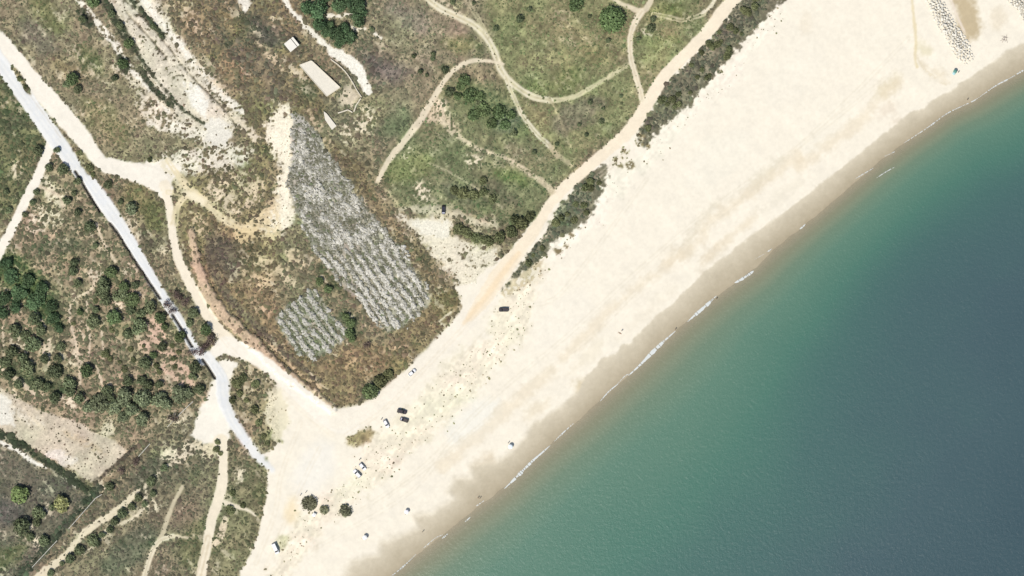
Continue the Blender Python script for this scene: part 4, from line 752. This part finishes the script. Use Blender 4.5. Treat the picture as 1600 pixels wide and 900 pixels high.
# ------------------------------------------------------------------ buildings and walls
M_ROOF = plain("white roof sheet", (240, 235, 222), 0.6, scale=1.5, var=0.12); M_WALL = plain("pale render", (226, 216, 196), 0.9, var=0.1)
M_CONC = plain("pale concrete", (239, 231, 213), 0.9, scale=1.4, var=0.16); M_STONE = plain("pale stone", (232, 222, 198), 0.9, scale=2.5, var=0.15)
M_DARKDOOR = plain("dark door", (70, 62, 55), 0.7)
def lowest(x, y, r=8): return min(hz(x + dx, y + dy) for dx in (-r, 0, r) for dy in (-r, 0, r))
def shed():
    x, y = 456, 70.5; e = link("shed", None, loc=(wx(x), wy(y), lowest(x, y)), rz=math.radians(-51), label="small white roofed shed with a slot between its two roof sheets", cat="shed")
    bm = bmesh.new(); box(bm, -2.2, 2.2, -2.3, 1.3, -0.2, 2.2); link("wall", bm_mesh("wall", bm, M_WALL), e)
    bm = bmesh.new(); box(bm, -2.2, 2.2, 1.75, 2.6, -0.2, 1.9); link("lean_to_wall", bm_mesh("wall", bm, M_WALL), e)
    for (y0, y1, z) in ((-2.5, 1.45, 2.25), (1.68, 2.85, 1.95)):
        bm = bmesh.new(); v = [bm.verts.new(p) for p in [(-2.45, y0, z), (2.45, y0, z), (2.45, y1, z + .18), (-2.45, y1, z + .18), (-2.45, y0, z + .1), (2.45, y0, z + .1), (2.45, y1, z + .28), (-2.45, y1, z + .28)]]
        for f in ((0, 3, 2, 1), (4, 5, 6, 7), (0, 1, 5, 4), (1, 2, 6, 5), (2, 3, 7, 6), (3, 0, 4, 7)): bm.faces.new([v[i] for i in f])
        link("roof_sheet", bm_mesh("roof_sheet", bm, M_ROOF), e)
    bm = bmesh.new(); box(bm, -0.5, 0.5, -2.36, -2.3, 0.0, 1.9); link("door", bm_mesh("door", bm, M_DARKDOOR), e)
shed()
def prism(name, pts, z0, h, mat, label, cat, kerb=None):
    x = sum(p[0] for p in pts) / len(pts); y = sum(p[1] for p in pts) / len(pts); zb = lowest(x, y, 6)
    e = link(name, None, loc=(wx(x), wy(y), zb), label=label, cat=cat)
    bm = bmesh.new(); lo = [bm.verts.new((wx(p[0]) - wx(x), wy(p[1]) - wy(y), -0.6)) for p in pts]; hi = [bm.verts.new((wx(p[0]) - wx(x), wy(p[1]) - wy(y), h)) for p in pts]
    bm.faces.new(lo); bm.faces.new(hi); n = len(pts)
    for i in range(n): bm.faces.new((lo[i], lo[(i + 1) % n], hi[(i + 1) % n], hi[i]))
    link("deck", bm_mesh("deck", bm, mat), e)
    if kerb:
        for i in range(n):
            a = Vector((wx(pts[i][0]) - wx(x), wy(pts[i][1]) - wy(y), 0)); b_ = Vector((wx(pts[(i + 1) % n][0]) - wx(x), wy(pts[(i + 1) % n][1]) - wy(y), 0)); L = (b_ - a).length; an = math.atan2(b_.y - a.y, b_.x - a.x)
            bm = bmesh.new(); box(bm, 0.16, L - 0.16, -0.15, 0.15, h + .003, h + kerb, 0.02); link("kerb", bm_mesh("kerb", bm, M_STONE), e, loc=a, rz=an)
    return e
prism("concrete_slab", [(468, 102), (487, 95), (532, 137), (511, 151)], 0, 1.0, M_CONC, "long pale concrete slab of a demolished building", "slab", 0.18)
prism("concrete_slab", [(506, 174), (511, 178), (526, 197), (519, 203), (508, 187)], 0, 0.9, M_CONC, "small pale concrete slab beside the silvery plot", "slab")
def wall(name, pts, wd, h, label, mat, smooth=False, blocks=True):
    P = spline([np.array(p, float) for p in pts], 5) if smooth else [np.array(p, float) for p in pts]
    x0, y0 = pts[0]; e = link(name, None, loc=(wx(x0), wy(y0), hz(x0, y0)), label=label, cat="wall")
    for a, b_ in zip(P, P[1:]):
        L = float(np.hypot(*(b_ - a))) * S; n = max(1, int(round(L / 2.2))); an = math.atan2(-(b_[1] - a[1]), b_[0] - a[0])
        for k in range(n):
            q = a + (b_ - a) * (k / n); q2 = a + (b_ - a) * ((k + .5) / n); l = L / n; hh = h * random.uniform(.88, 1.1)
            bm = bmesh.new(); box(bm, 0.012, l - 0.012, -wd / 2 * random.uniform(.9, 1.1), wd / 2 * random.uniform(.9, 1.1), -0.5, hh, 0.03)
            link("panel", bm_mesh("panel", bm, mat), e, loc=(wx(q[0]) - wx(x0), wy(q[1]) - wy(y0), min(hz(*q), hz(*q2)) - hz(x0, y0)), rz=an)
wall("stone_wall", [(517, 93), (530, 103), (541, 114), (551, 129), (558, 142), (565, 152)], 0.55, 0.8, "curved pale stone wall round the ruined yard", M_STONE, True)
wall("stone_wall", [(564, 154), (557, 164), (553, 175)], 0.6, 0.8, "short stone wall closing the ruined yard", M_STONE)
wall("stone_wall", [(551, 176), (544, 172), (528, 177)], 0.6, 0.9, "crooked stone wall below the ruined yard", M_STONE)
M_BW = plain("weathered block wall", (216, 212, 198), 0.9, var=0.1)
for pts, lb in [([(51, 886), (90, 844)], "thin pale boundary wall beside the dark green strip, southern stretch"), ([(108, 826), (150, 778), (160, 772)], "longest thin pale boundary wall stretch beside the low field"), ([(217, 713), (235, 693)], "short thin boundary wall stretch at the dry field corner"), ([(262, 667), (280, 648), (302, 627)], "thin boundary wall stretch ending at the sandy clearing")]:
    wall("boundary_wall", pts, 0.32, 1.3, lb, M_BW)
# heap of rubble where the wall is broken
M_PALESTONE = plain("chalk stone", (244, 238, 222), 0.9, scale=1.2, var=0.14)
def stone_mesh(seed):
    r = random.Random(seed); bm = bmesh.new(); bmesh.ops.create_icosphere(bm, subdivisions=1, radius=0.5)
    sx_, sy_, sz_ = r.uniform(.9, 1.5), r.uniform(.65, 1.0), r.uniform(.55, .85)
    for v in bm.verts:
        f = r.uniform(.78, 1.15); v.co = Vector((max(-.42, min(.42, v.co.x)) * sx_, max(-.42, min(.42, v.co.y)) * sy_, max(-.4, min(.4, v.co.z)) * sz_)) * f * 1.15
    return bm_mesh("stone", bm, M_PALESTONE)
STONES = [stone_mesh(i) for i in range(8)]
def groyne(pl, n, label, hmax, rmin=.75, rmax=1.35):
    xs = [p[0] for p in pl]; ys = [p[1] for p in pl]; cx = sum(xs) / len(xs); cy = sum(ys) / len(ys); zb = hz(cx, cy)
    e = link("rock_groyne", None, loc=(wx(cx), wy(cy), zb), label=label, cat="groyne"); pts = []; tries = 0
    while len(pts) < n and tries < 30000:
        tries += 1; x = random.uniform(min(xs), max(xs)); y = random.uniform(min(ys), max(ys)); d = -sd_poly(np.array([x]), np.array([y]), pl)[0]
        if d < 0 or any((x - a) ** 2 + (y - b_) ** 2 < 3.4 ** 2 for a, b_, _ in pts): continue
        pts.append((x, y, d))
    for (x, y, d) in pts:
        s = random.uniform(rmin, rmax); z = hz(x, y) - zb + hmax * min(1, d / 9) + random.uniform(-.15, .3)
        o = link("stone", STONES[random.randrange(8)], e, loc=(wx(x) - wx(cx), wy(y) - wy(cy), z), scale=s)
        o.rotation_euler = (random.uniform(-.5, .5), random.uniform(-.5, .5), random.uniform(0, 6.28))
    bm = bmesh.new(); lo, hi = [], []
    for (x, y) in pl:
        tx, ty = x + (cx - x) * .03, y + (cy - y) * .03; lo.append(bm.verts.new((wx(tx) - wx(cx), wy(ty) - wy(cy), hz(x, y) - zb - .4)))
    ctr = []
    top = bm.verts.new((0, 0, hmax - .35)); 
    for i in range(len(lo)): bm.faces.new((lo[i], lo[(i + 1) % len(lo)], top))
    c_ = link("rock_core", bm_mesh("rock_core", bm, plain("rubble core", (206, 199, 182), 0.95, var=.3, scale=1.5)), e, kind="stuff")
groyne([(1441, -14), (1466, -14), (1480, 14), (1494, 38), (1510, 60), (1518, 78), (1523, 92), (1508, 101), (1497, 94), (1484, 72), (1468, 46), (1455, 20)], 290, "broad groyne of pale boulders running down the dry sand", 0.9)
groyne([(1568, -14), (1612, -14), (1612, 40), (1599, 36), (1592, 18), (1578, 8)], 90, "second boulder groyne by the farther brown hollow", 0.9)

# ------------------------------------------------------------------ breaking wavelets
def foam_mat():
    m, t, b = mat_new("foam"); b.inputs["Base Color"].default_value = (0.5, 0.52, 0.5, 1); b.inputs["Roughness"].default_value = 0.9
    return m
M_FOAM = foam_mat()
def foam(pts, wd, label, dens=1.0):
    P = spline([np.array(p, float) for p in pts], 10); n = len(P); V = []; Q = []; x0, y0 = pts[len(pts) // 2]
    tot = [0]
    for a, b_ in zip(P, P[1:]): tot.append(tot[-1] + float(np.hypot(*(b_ - a))))
    m = max(6, int(tot[-1] / 0.8)); bm = bmesh.new(); prev = None
    for k in range(m + 1):
        s = tot[-1] * k / m; i = max(0, min(len(P) - 2, next((j for j in range(len(tot) - 1) if tot[j + 1] >= s), len(P) - 2)))
        f = (s - tot[i]) / max(1e-6, tot[i + 1] - tot[i]); p = P[i] + (P[i + 1] - P[i]) * f; d = P[i + 1] - P[i]; d = d / (np.hypot(*d) + 1e-9); nn = np.array([-d[1], d[0]])
        env = math.sin(math.pi * min(1, max(0, k / m))) ** 0.6; ww = wd * env * (0.45 + 0.55 * abs(float(fbm(np.array([s * 1.0]), np.array([x0 * 1.0]), 9, 171, 2)[0]) + 0.4)) + 0.15
        a = p - nn * (ww * .35 + random.uniform(0, .3)); c = p + nn * (ww * .65 + random.uniform(-.2, .5) * env)
        cur = [bm.verts.new((wx(q[0]) - wx(x0), wy(q[1]) - wy(y0), zz)) for q, zz in ((a, .012), (p, .14 * env + .02), (c, .012))]
        if prev and random.random() < dens * (0.92 if wd > 2 else 0.72):
            bm.faces.new((prev[0], cur[0], cur[1], prev[1])); bm.faces.new((prev[1], cur[1], cur[2], prev[2]))
        prev = cur
    link("wave_foam", bm_mesh("wave_foam", bm, M_FOAM, True), loc=(wx(x0), wy(y0), 0.03), label=label, cat="foam", group="breaking wavelets along the shore")
foam([(1148, 442), (1162, 434), (1178, 423)], 5.0, "short bright white wavelet crest off the wet sand")
foam([(1074, 503), (1087, 491), (1102, 478), (1120, 462)], 5.0, "long bright white wavelet with a person at its end")
foam([(982, 587), (1000, 570), (1018, 551), (1036, 534), (1056, 517)], 5.6, "longest broad white wavelet with a person standing at its end")
foam([(938, 627), (952, 611), (966, 600)], 2.2, "thin faint wavelet next to the longest one"); foam([(964, 601), (976, 588), (984, 584)], 1.2, "hairline trace of foam joining the faint wavelet")
foam([(788, 764), (802, 750), (815, 737), (832, 720), (846, 708), (860, 696)], 5.2, "broad frothy white wavelet beside the white umbrella")
foam([(866, 690), (880, 676), (897, 661)], 1.8, "thin foam line above the broad frothy wavelet")
thin = "faint thin streak of foam at the water edge"
for pts, wd in [([(605, 905), (622, 892), (640, 876), (650, 866)], 1.6), ([(660, 858), (680, 841), (692, 836)], 1.1), ([(690, 842), (700, 834)], 2), ([(726, 816), (735, 808)], 2), ([(744, 791), (757, 782)], 1.5), ([(1412, 224), (1450, 199), (1482, 176), (1522, 157), (1540, 145)], 1.5), ([(1370, 278), (1385, 268), (1398, 261)], 1.6), ([(1337, 279), (1352, 270), (1366, 262)], 1.4), ([(1250, 358), (1259, 350)], 2), ([(1198, 394), (1207, 388)], 2), ([(1168, 412), (1185, 402), (1198, 395)], 1), ([(1383, 244), (1400, 236)], 1)]:
    foam(pts, wd, thin)
foam([(1536, 148), (1557, 133), (1580, 121), (1600, 109), (1640, 88)], 2.0, "long white foam line below the boulder groyne")

# ------------------------------------------------------------------ cars
def paint(name, rgb, k=1.0): return plain(name, rgb, 0.3, var=0.02, coat=0.6, k=k)
P_WHITE = paint("white car paint", (250, 250, 250), 1.15); P_DARK = paint("dark brown car paint", (74, 66, 66)); P_BLACK = paint("black car paint", (52, 50, 62)); P_GLARE = paint("painted bonnet glare", (205, 205, 215)); P_GREY = paint("dark grey car paint", (88, 80, 76))  # the pale bonnet colour paints sun glare on two dark cars
M_GLASS = plain("dark car glass", (30, 32, 36), 0.08, var=0.02); M_TYRE = plain("tyre", (35, 34, 34), 0.9); M_RIM = plain("alloy rim", (170, 170, 172), 0.35, metal=0.8); M_LAMP = plain("lamp lens", (230, 228, 220), 0.15); M_TAIL = plain("tail lens", (150, 25, 22), 0.2)
def loft(bm, st, n=10):
    rings = []
    for (x, hw, zb, zt) in st:
        r = []
        for k in range(n):
            a = 2 * math.pi * (k + .5) / n; cx_, cz_ = math.cos(a), math.sin(a); q = 0.38
            r.append(bm.verts.new((x, hw * math.copysign(abs(cx_) ** q, cx_), (zb + zt) / 2 + (zt - zb) / 2 * math.copysign(abs(cz_) ** q, cz_))))
        rings.append(r)
    for a, b_ in zip(rings, rings[1:]):
        for k in range(n): bm.faces.new((a[k], a[(k + 1) % n], b_[(k + 1) % n], b_[k]))
    bm.faces.new(rings[0]); bm.faces.new(rings[-1])
def quad_plate(name, c4, off, mat, e):
    c = [Vector(p) for p in c4]; nrm_ = (c[1] - c[0]).cross(c[3] - c[0]).normalized(); mid = sum(c, Vector()) / 4; c = [mid + (p - mid) * .9 for p in c]
    bm = bmesh.new(); a = [bm.verts.new(p + nrm_ * off) for p in c]; b_ = [bm.verts.new(p - nrm_ * .02) for p in c]; bm.faces.new(a); bm.faces.new(b_[::-1])
    for i in range(4): bm.faces.new((a[i], b_[i], b_[(i + 1) % 4], a[(i + 1) % 4]))
    return link(name, bm_mesh(name, bm, mat), e)
def car(x, y, deg, pm, label, style='hatch', roof=None, bonnet=None, name="parked_car", cat="car"):
    e = link(name, None, loc=(wx(x), wy(y), hz(x, y)), rz=math.radians(deg), label=label, cat=cat, group="vehicles parked by the beach"); k = 1.0
    if style == 'hatch': L, ht, st, lo, hi = 2.05, 1.48, [(-2.05, .68, .4, .8), (-1.9, .83, .3, .98), (-1, .87, .27, 1.0), (.8, .87, .27, .97), (1.6, .83, .29, .84), (2.05, .66, .38, .66)], (-1.85, 1.0), (-1.5, .25)
    elif style == 'suv': L, ht, st, lo, hi = 2.25, 1.72, [(-2.25, .74, .45, 1.0), (-2.1, .9, .36, 1.1), (-1, .93, .34, 1.12), (.9, .93, .34, 1.1), (1.8, .9, .36, 1.0), (2.25, .72, .45, .82)], (-2.12, 1.05), (-1.85, .35)
    else: L, ht, st, lo, hi = 2.6, 2.1, [(-2.6, .85, .45, 1.1), (-2.5, .96, .36, 1.22), (0, .97, .34, 1.22), (1.6, .97, .34, 1.15), (2.3, .92, .36, .98), (2.6, .78, .45, .82)], (-2.52, 1.75), (-2.4, 1.0)
    zb = st[2][3] - .06; w0 = st[2][1] * .92; w1 = w0 * (.80 if style != 'van' else .90)
    bm = bmesh.new(); loft(bm, st)
    c = [(lo[0], -w0, zb), (lo[1], -w0, zb), (lo[1], w0, zb), (lo[0], w0, zb), (hi[0], -w1, ht), (hi[1], -w1, ht), (hi[1], w1, ht), (hi[0], w1, ht)]
    v = [bm.verts.new(p) for p in c]
    for f in ((4, 5, 6, 7), (0, 1, 5, 4), (1, 2, 6, 5), (2, 3, 7, 6), (3, 0, 4, 7)): bm.faces.new([v[i] for i in f])
    link("body", bm_mesh("body", bm, pm), e)
    quad_plate("windscreen", [c[1], c[2], c[6], c[5]], .012, M_GLASS, e); quad_plate("rear_window", [c[3], c[0], c[4], c[7]], .012, M_GLASS, e)
    def lerp(a, b_, t): return tuple(a[i] + (b_[i] - a[i]) * t for i in range(3))
    for (a, b_, d, f) in ((c[0], c[1], c[5], c[4]), (c[2], c[3], c[7], c[6])):
        if style == 'van':
            t0, t1 = (.66, 1.0) if a is c[0] else (0.0, .34)
            quad_plate("side_window", [lerp(a, b_, t0), lerp(a, b_, t1), lerp(f, d, t1), lerp(f, d, t0)], .012, M_GLASS, e)
        else:
            quad_plate("side_window", [a, lerp(a, b_, .5), lerp(f, d, .5), f], .012, M_GLASS, e); quad_plate("side_window", [lerp(a, b_, .5), b_, d, lerp(f, d, .5)], .012, M_GLASS, e)
    bm = bmesh.new(); box(bm, hi[0] + .05, hi[1] - .05, -w1 + .05, w1 - .05, ht - .01, ht + .03, .03); link("roof", bm_mesh("roof", bm, roof or pm), e)
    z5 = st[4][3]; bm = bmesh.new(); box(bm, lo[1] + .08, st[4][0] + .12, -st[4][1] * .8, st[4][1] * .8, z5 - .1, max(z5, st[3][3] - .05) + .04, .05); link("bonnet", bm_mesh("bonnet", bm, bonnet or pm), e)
    for wxx in (-L * .62, L * .64):
        for sy_ in (-1, 1):
            bm = bmesh.new(); tube(bm, [(0, -.11, 0), (0, .11, 0)], [.33, .33], 14); wo = link("wheel", bm_mesh("wheel", bm, M_TYRE), e, loc=(wxx, sy_ * (st[2][1] - .1), .33))
            bm = bmesh.new(); tube(bm, [(0, -.125, 0), (0, .125, 0)], [.2, .2], 10); link("rim", bm_mesh("rim", bm, M_RIM), wo)
    for sy_ in (-1, 1):
        bm = bmesh.new(); box(bm, st[-1][0] - .14, st[-1][0] - .01, sy_ * .5 - .14, sy_ * .5 + .14, .58, .72, .02); link("headlight", bm_mesh("headlight", bm, M_LAMP), e)
        bm = bmesh.new(); box(bm, st[0][0] - .01, st[0][0] + .1, sy_ * .55 - .1, sy_ * .55 + .1, .66, .82, .015); link("tail_light", bm_mesh("tail_light", bm, M_TAIL), e)
        bm = bmesh.new(); box(bm, lo[1] - .35, lo[1] - .18, sy_ * (w0 + .12) - .1, sy_ * (w0 + .12) + .1, zb, zb + .14, .02); link("wing_mirror", bm_mesh("wing_mirror", bm, pm), e)
    return e
car(693, 328, -90, P_BLACK, "dark car with painted glare on its bonnet parked in the scrub by the sandy hollow", 'hatch', None, P_GLARE)  # glare put into the bonnet colour
car(787, 484, 180, P_DARK, "lone dark brown off-roader on the sand by the coast road", 'suv')
car(644, 582, 42, P_WHITE, "white car driving on the dirt road beside the brown plot", 'hatch')
car(628, 643, -12, P_DARK, "long dark brown car, upper one of the pair side by side on the sand", 'suv')
car(631.5, 656, 160, P_GREY, "dark grey car with painted glare on its bonnet beside the long dark brown one", 'hatch', None, P_GLARE)  # bonnet highlight painted as a paler colour
car(603.5, 662, -62, P_WHITE, "white car with a person at its rear across from the two dark cars", 'hatch')
car(566.5, 729, -48, P_WHITE, "white car, one of two side by side, nearer the lone bystander", 'hatch')
car(558, 740, 132, P_WHITE, "white car, one of two side by side, facing away from the water", 'suv')
car(430.5, 857, -65, P_WHITE, "white van parked alone on the grassy sand by the southern scrub", 'van', name="parked_van", cat="van")

# ------------------------------------------------------------------ umbrellas and people
def umbrella(x, y, rgb, r, label):
    e = link("beach_umbrella", None, loc=(wx(x), wy(y), hz(x, y)), label=label, cat="umbrella"); e.rotation_euler = (.12, -.1, random.random())
    bm = bmesh.new(); tube(bm, [(0, 0, -.3), (0, 0, 2.15)], [.025, .02], 8); link("pole", bm_mesh("pole", bm, M_RIM), e)
    mt = plain("umbrella cloth", rgb, 0.8, var=.03, k=1.1); bm = bmesh.new(); tp = bm.verts.new((0, 0, 2.1)); n = 16; R1, R2 = [], []
    for k in range(n):
        a = 2 * math.pi * k / n; q = 1 if k % 2 == 0 else .93; R1.append(bm.verts.new((r * .55 * math.cos(a), r * .55 * math.sin(a), 1.98))); R2.append(bm.verts.new((r * q * math.cos(a), r * q * math.sin(a), 1.68 if k % 2 == 0 else 1.73)))
    for k in range(n): bm.faces.new((tp, R1[k], R1[(k + 1) % n])); bm.faces.new((R1[k], R2[k], R2[(k + 1) % n], R1[(k + 1) % n]))
    link("canopy", bm_mesh("canopy", bm, mt), e)
    for k in range(0, 16, 2):
        a = 2 * math.pi * k / n; bm = bmesh.new(); tube(bm, [(.03 * math.cos(a), .03 * math.sin(a), 2.05), (r * .55 * math.cos(a), r * .55 * math.sin(a), 1.95), (r * .98 * math.cos(a), r * .98 * math.sin(a), 1.66)], [.008] * 3, 4); link("rib", bm_mesh("rib", bm, M_RIM), e)
umbrella(797.5, 697, (236, 246, 250), 1.15, "white and pale blue beach umbrella on the wet sand edge")
umbrella(635.5, 799, (250, 246, 250), 1.1, "white beach umbrella above the lower wet sand")
umbrella(570, 839, (250, 250, 246), 1.2, "white beach umbrella with people around it on the dry sand")
umbrella(1492, 111, (96, 150, 136), 0.95, "green beach umbrella below the boulder groyne"); umbrella(1490, 114, (176, 214, 214), 0.8, "pale turquoise beach umbrella next to the green one")
M_SKIN = plain("skin", (188, 144, 116), 0.6); 
def skin_body(name, verts, edges, rads, mat):
    me = bpy.data.meshes.new(name); me.from_pydata(verts, edges, []); o = bpy.data.objects.new(name, me); COL.objects.link(o)
    md = o.modifiers.new("skin", 'SKIN'); md.use_smooth_shade = True
    for i, r in enumerate(rads): me.skin_vertices[0].data[i].radius = r if isinstance(r, tuple) else (r, r); me.skin_vertices[0].data[i].use_root = (i == 0)
    o.modifiers.new("sub", 'SUBSURF').levels = 1
    dg = bpy.context.evaluated_depsgraph_get(); me2 = bpy.data.meshes.new_from_object(o.evaluated_get(dg)); bpy.data.objects.remove(o); me2.materials.clear(); me2.materials.append(mat); return me2
def person_meshes():
    v = [(0, 0, .95), (0, 0, 1.15), (0, 0, 1.38), (0, 0, 1.52), (.02, 0, 1.66), (.03, 0, 1.74)]; e = [(0, 1), (1, 2), (2, 3), (3, 4), (4, 5)]; r = [(.14, .11), (.13, .10), (.16, .10), .055, .095, .07]
    for s in (-1, 1):
        b = len(v); v += [(0, s * .1, .88), (.03 * s, s * .11, .48), (-.04 * s, s * .11, .08), (.12 - .04 * s, s * .12, .03)]; e += [(0, b), (b, b + 1), (b + 1, b + 2), (b + 2, b + 3)]; r += [.085, .06, .04, .035]
        b = len(v); v += [(0, s * .19, 1.40), (-.02, s * .27, 1.12), (.08, s * .27, .88), (.11, s * .265, .78)]; e += [(2, b), (b, b + 1), (b + 1, b + 2), (b + 2, b + 3)]; r += [.055, .042, .032, .03]
    stand = (v, e, r)
    v2 = [(0, 0, .12), (.22, 0, .13), (.45, 0, .14), (.60, 0, .15), (.74, 0, .14), (.82, 0, .14)]; e2 = list(e); 
    out = list(v2)
    for s in (-1, 1):
        out += [(-.08, s * .1, .11), (-.48, s * .13, .12), (-.88, s * .15, .06), (-.93, s * .16, .14)]; out += [(.46, s * .19, .12), (.22, s * .30, .07), (-.02, s * .33, .06), (-.12, s * .33, .05)]
    return stand, (out, e2, r)
ST, LY = person_meshes(); BODY = skin_body("person_body", *ST, M_SKIN); LYING = skin_body("person_body", *LY, M_SKIN)
def cloth_mesh(kind_, mat):
    bm = bmesh.new()
    if kind_ == 'shirt': tube(bm, [(0, 0, .92), (0, 0, 1.15), (0, 0, 1.36), (0, 0, 1.47)], [.19, .18, .20, .08], 10)
    elif kind_ == 'trunks': tube(bm, [(0, 0, .78), (0, 0, .97)], [.2, .185], 10)
    elif kind_ == 'hair': bmesh.ops.create_uvsphere(bm, u_segments=10, v_segments=7, radius=.125, matrix=Matrix.Translation((.01, 0, 1.71)))
    elif kind_ == 'hair_l': bmesh.ops.create_uvsphere(bm, u_segments=10, v_segments=7, radius=.125, matrix=Matrix.Translation((.82, 0, .15)))
    elif kind_ == 'trunks_l': tube(bm, [(-.16, 0, .12), (.04, 0, .13)], [.17, .16], 10)
    return bm_mesh(kind_, bm, mat, True)
M_HAIR = plain("dark hair", (44, 36, 30), 0.8); CL = {c: plain(c + " cloth", rgb, 0.85) for c, rgb in dict(black=(40, 40, 44), navy=(48, 52, 78), white=(240, 240, 238), red=(150, 60, 50), grey=(110, 108, 104)).items()}
HAIR = cloth_mesh('hair', M_HAIR); HAIRL = cloth_mesh('hair_l', M_HAIR); SH = {c: cloth_mesh('shirt', m) for c, m in CL.items()}; TR = {c: cloth_mesh('trunks', m) for c, m in CL.items()}; TRL = {c: cloth_mesh('trunks_l', m) for c, m in CL.items()}
def person(x, y, label, top='black', leg='navy', lying=False, deg=None, z=None):
    zz = hz(x, y) if z is None else z
    e = link("person", None, loc=(wx(x), wy(y), zz), rz=math.radians(deg if deg is not None else random.uniform(0, 360)), label=label, cat="person")
    if lying: link("body", LYING, e); link("hair", HAIRL, e); link("swimwear", TRL[leg], e); return e
    link("body", BODY, e); link("hair", HAIR, e); link("trousers", TR[leg], e)
    if top: link("shirt", SH[top], e)
    return e
person(469.5, 773.5, "person in black standing at the dune bush, farther from the second one", 'black', 'black'); person(478, 769, "person in black and white standing above the dune bush", 'black', 'white')
person(794.3, 692, "person standing behind the white and pale blue umbrella", 'black', 'navy'); person(562, 718, "person in dark clothes standing by the two white cars", 'grey', 'black'); person(596, 655, "person standing near the white car opposite the dark cars", 'grey', 'navy')
person(968.5, 520.5, "person lying alone on the dry sand above the wet edge", None, 'black', True, -30); person(971.5, 517, "person standing beside the one lying on the sand", 'white', 'grey')
person(1055.5, 514.5, "person standing at the end of the longest wavelet", 'grey', 'black'); person(1120, 466.5, "person wading at the end of the long bright wavelet", None, 'black', z=-.35); person(1512, 155.5, "person at the water edge below the boulder groyne", 'grey', 'black')
person(747, 778, "person walking the wet sand, one of a close pair", 'red', 'navy'); person(750, 778.5, "person in grey walking the wet sand, one of a close pair", 'grey', 'black'); person(660.5, 830.8, "person alone on the lower wet sand", 'grey', 'black')
person(567.5, 840.5, "person sunbathing beside the umbrella ringed by people", None, 'navy', True, 40); person(571.5, 843, "person standing seaward of the umbrella ringed by people", 'grey', 'black'); person(573.5, 838, "person in black beside the umbrella ringed by people", 'black', 'black')
person(1497.5, 112.8, "person in black seated place below the boulder groyne by the umbrellas", 'black', 'black'); person(633.5, 803, "person in grey beside the umbrella above the lower wet sand", 'grey', 'grey')
# small white tent by the dune bush
e = link("beach_tent", None, loc=(wx(491), wy(804), hz(491, 804)), rz=math.radians(-30), label="small square white tent beside the dune bush", cat="tent")
M_TENT = plain("white tent cloth", (252, 251, 244), 0.8, var=.02, k=1.1)
bm = bmesh.new(); tp = bm.verts.new((0, 0, 1.55)); q4 = [bm.verts.new(p) for p in [(-.85, -.85, 1.15), (.85, -.85, 1.15), (.85, .85, 1.15), (-.85, .85, 1.15)]]
for i in range(4): bm.faces.new((q4[i], q4[(i + 1) % 4], tp))
link("canopy", bm_mesh("canopy", bm, M_TENT), e)
bm = bmesh.new(); box(bm, -.8, .8, .76, .8, 0, 1.12); link("back_panel", bm_mesh("back_panel", bm, M_TENT), e)
for sx_ in (-1, 1):
    for sy_ in (-1, 1): bm = bmesh.new(); tube(bm, [(sx_ * .8, sy_ * .72, -.1), (sx_ * .8, sy_ * .72, 1.15)], [.025, .025], 6); link("pole", bm_mesh("pole", bm, M_RIM), e)
# driftwood
e = link("driftwood", None, loc=(wx(1570), wy(60), hz(1570, 60)), label="grey heap of driftwood on the sand beyond the groyne", cat="driftwood"); M_DW = plain("grey driftwood", (170, 158, 150), .9)
for k in range(9):
    bm = bmesh.new(); a = random.uniform(0, 3.14); l = random.uniform(.6, 1.6); dx, dy = random.uniform(-1.2, 1.2), random.uniform(-1.2, 1.2)
    tube(bm, [(dx - l * math.cos(a), dy - l * math.sin(a), .05), (dx, dy + .1, .16), (dx + l * math.cos(a), dy + l * math.sin(a), .08)], [.07, .10, .05], 6); link("branch", bm_mesh("branch", bm, M_DW), e)
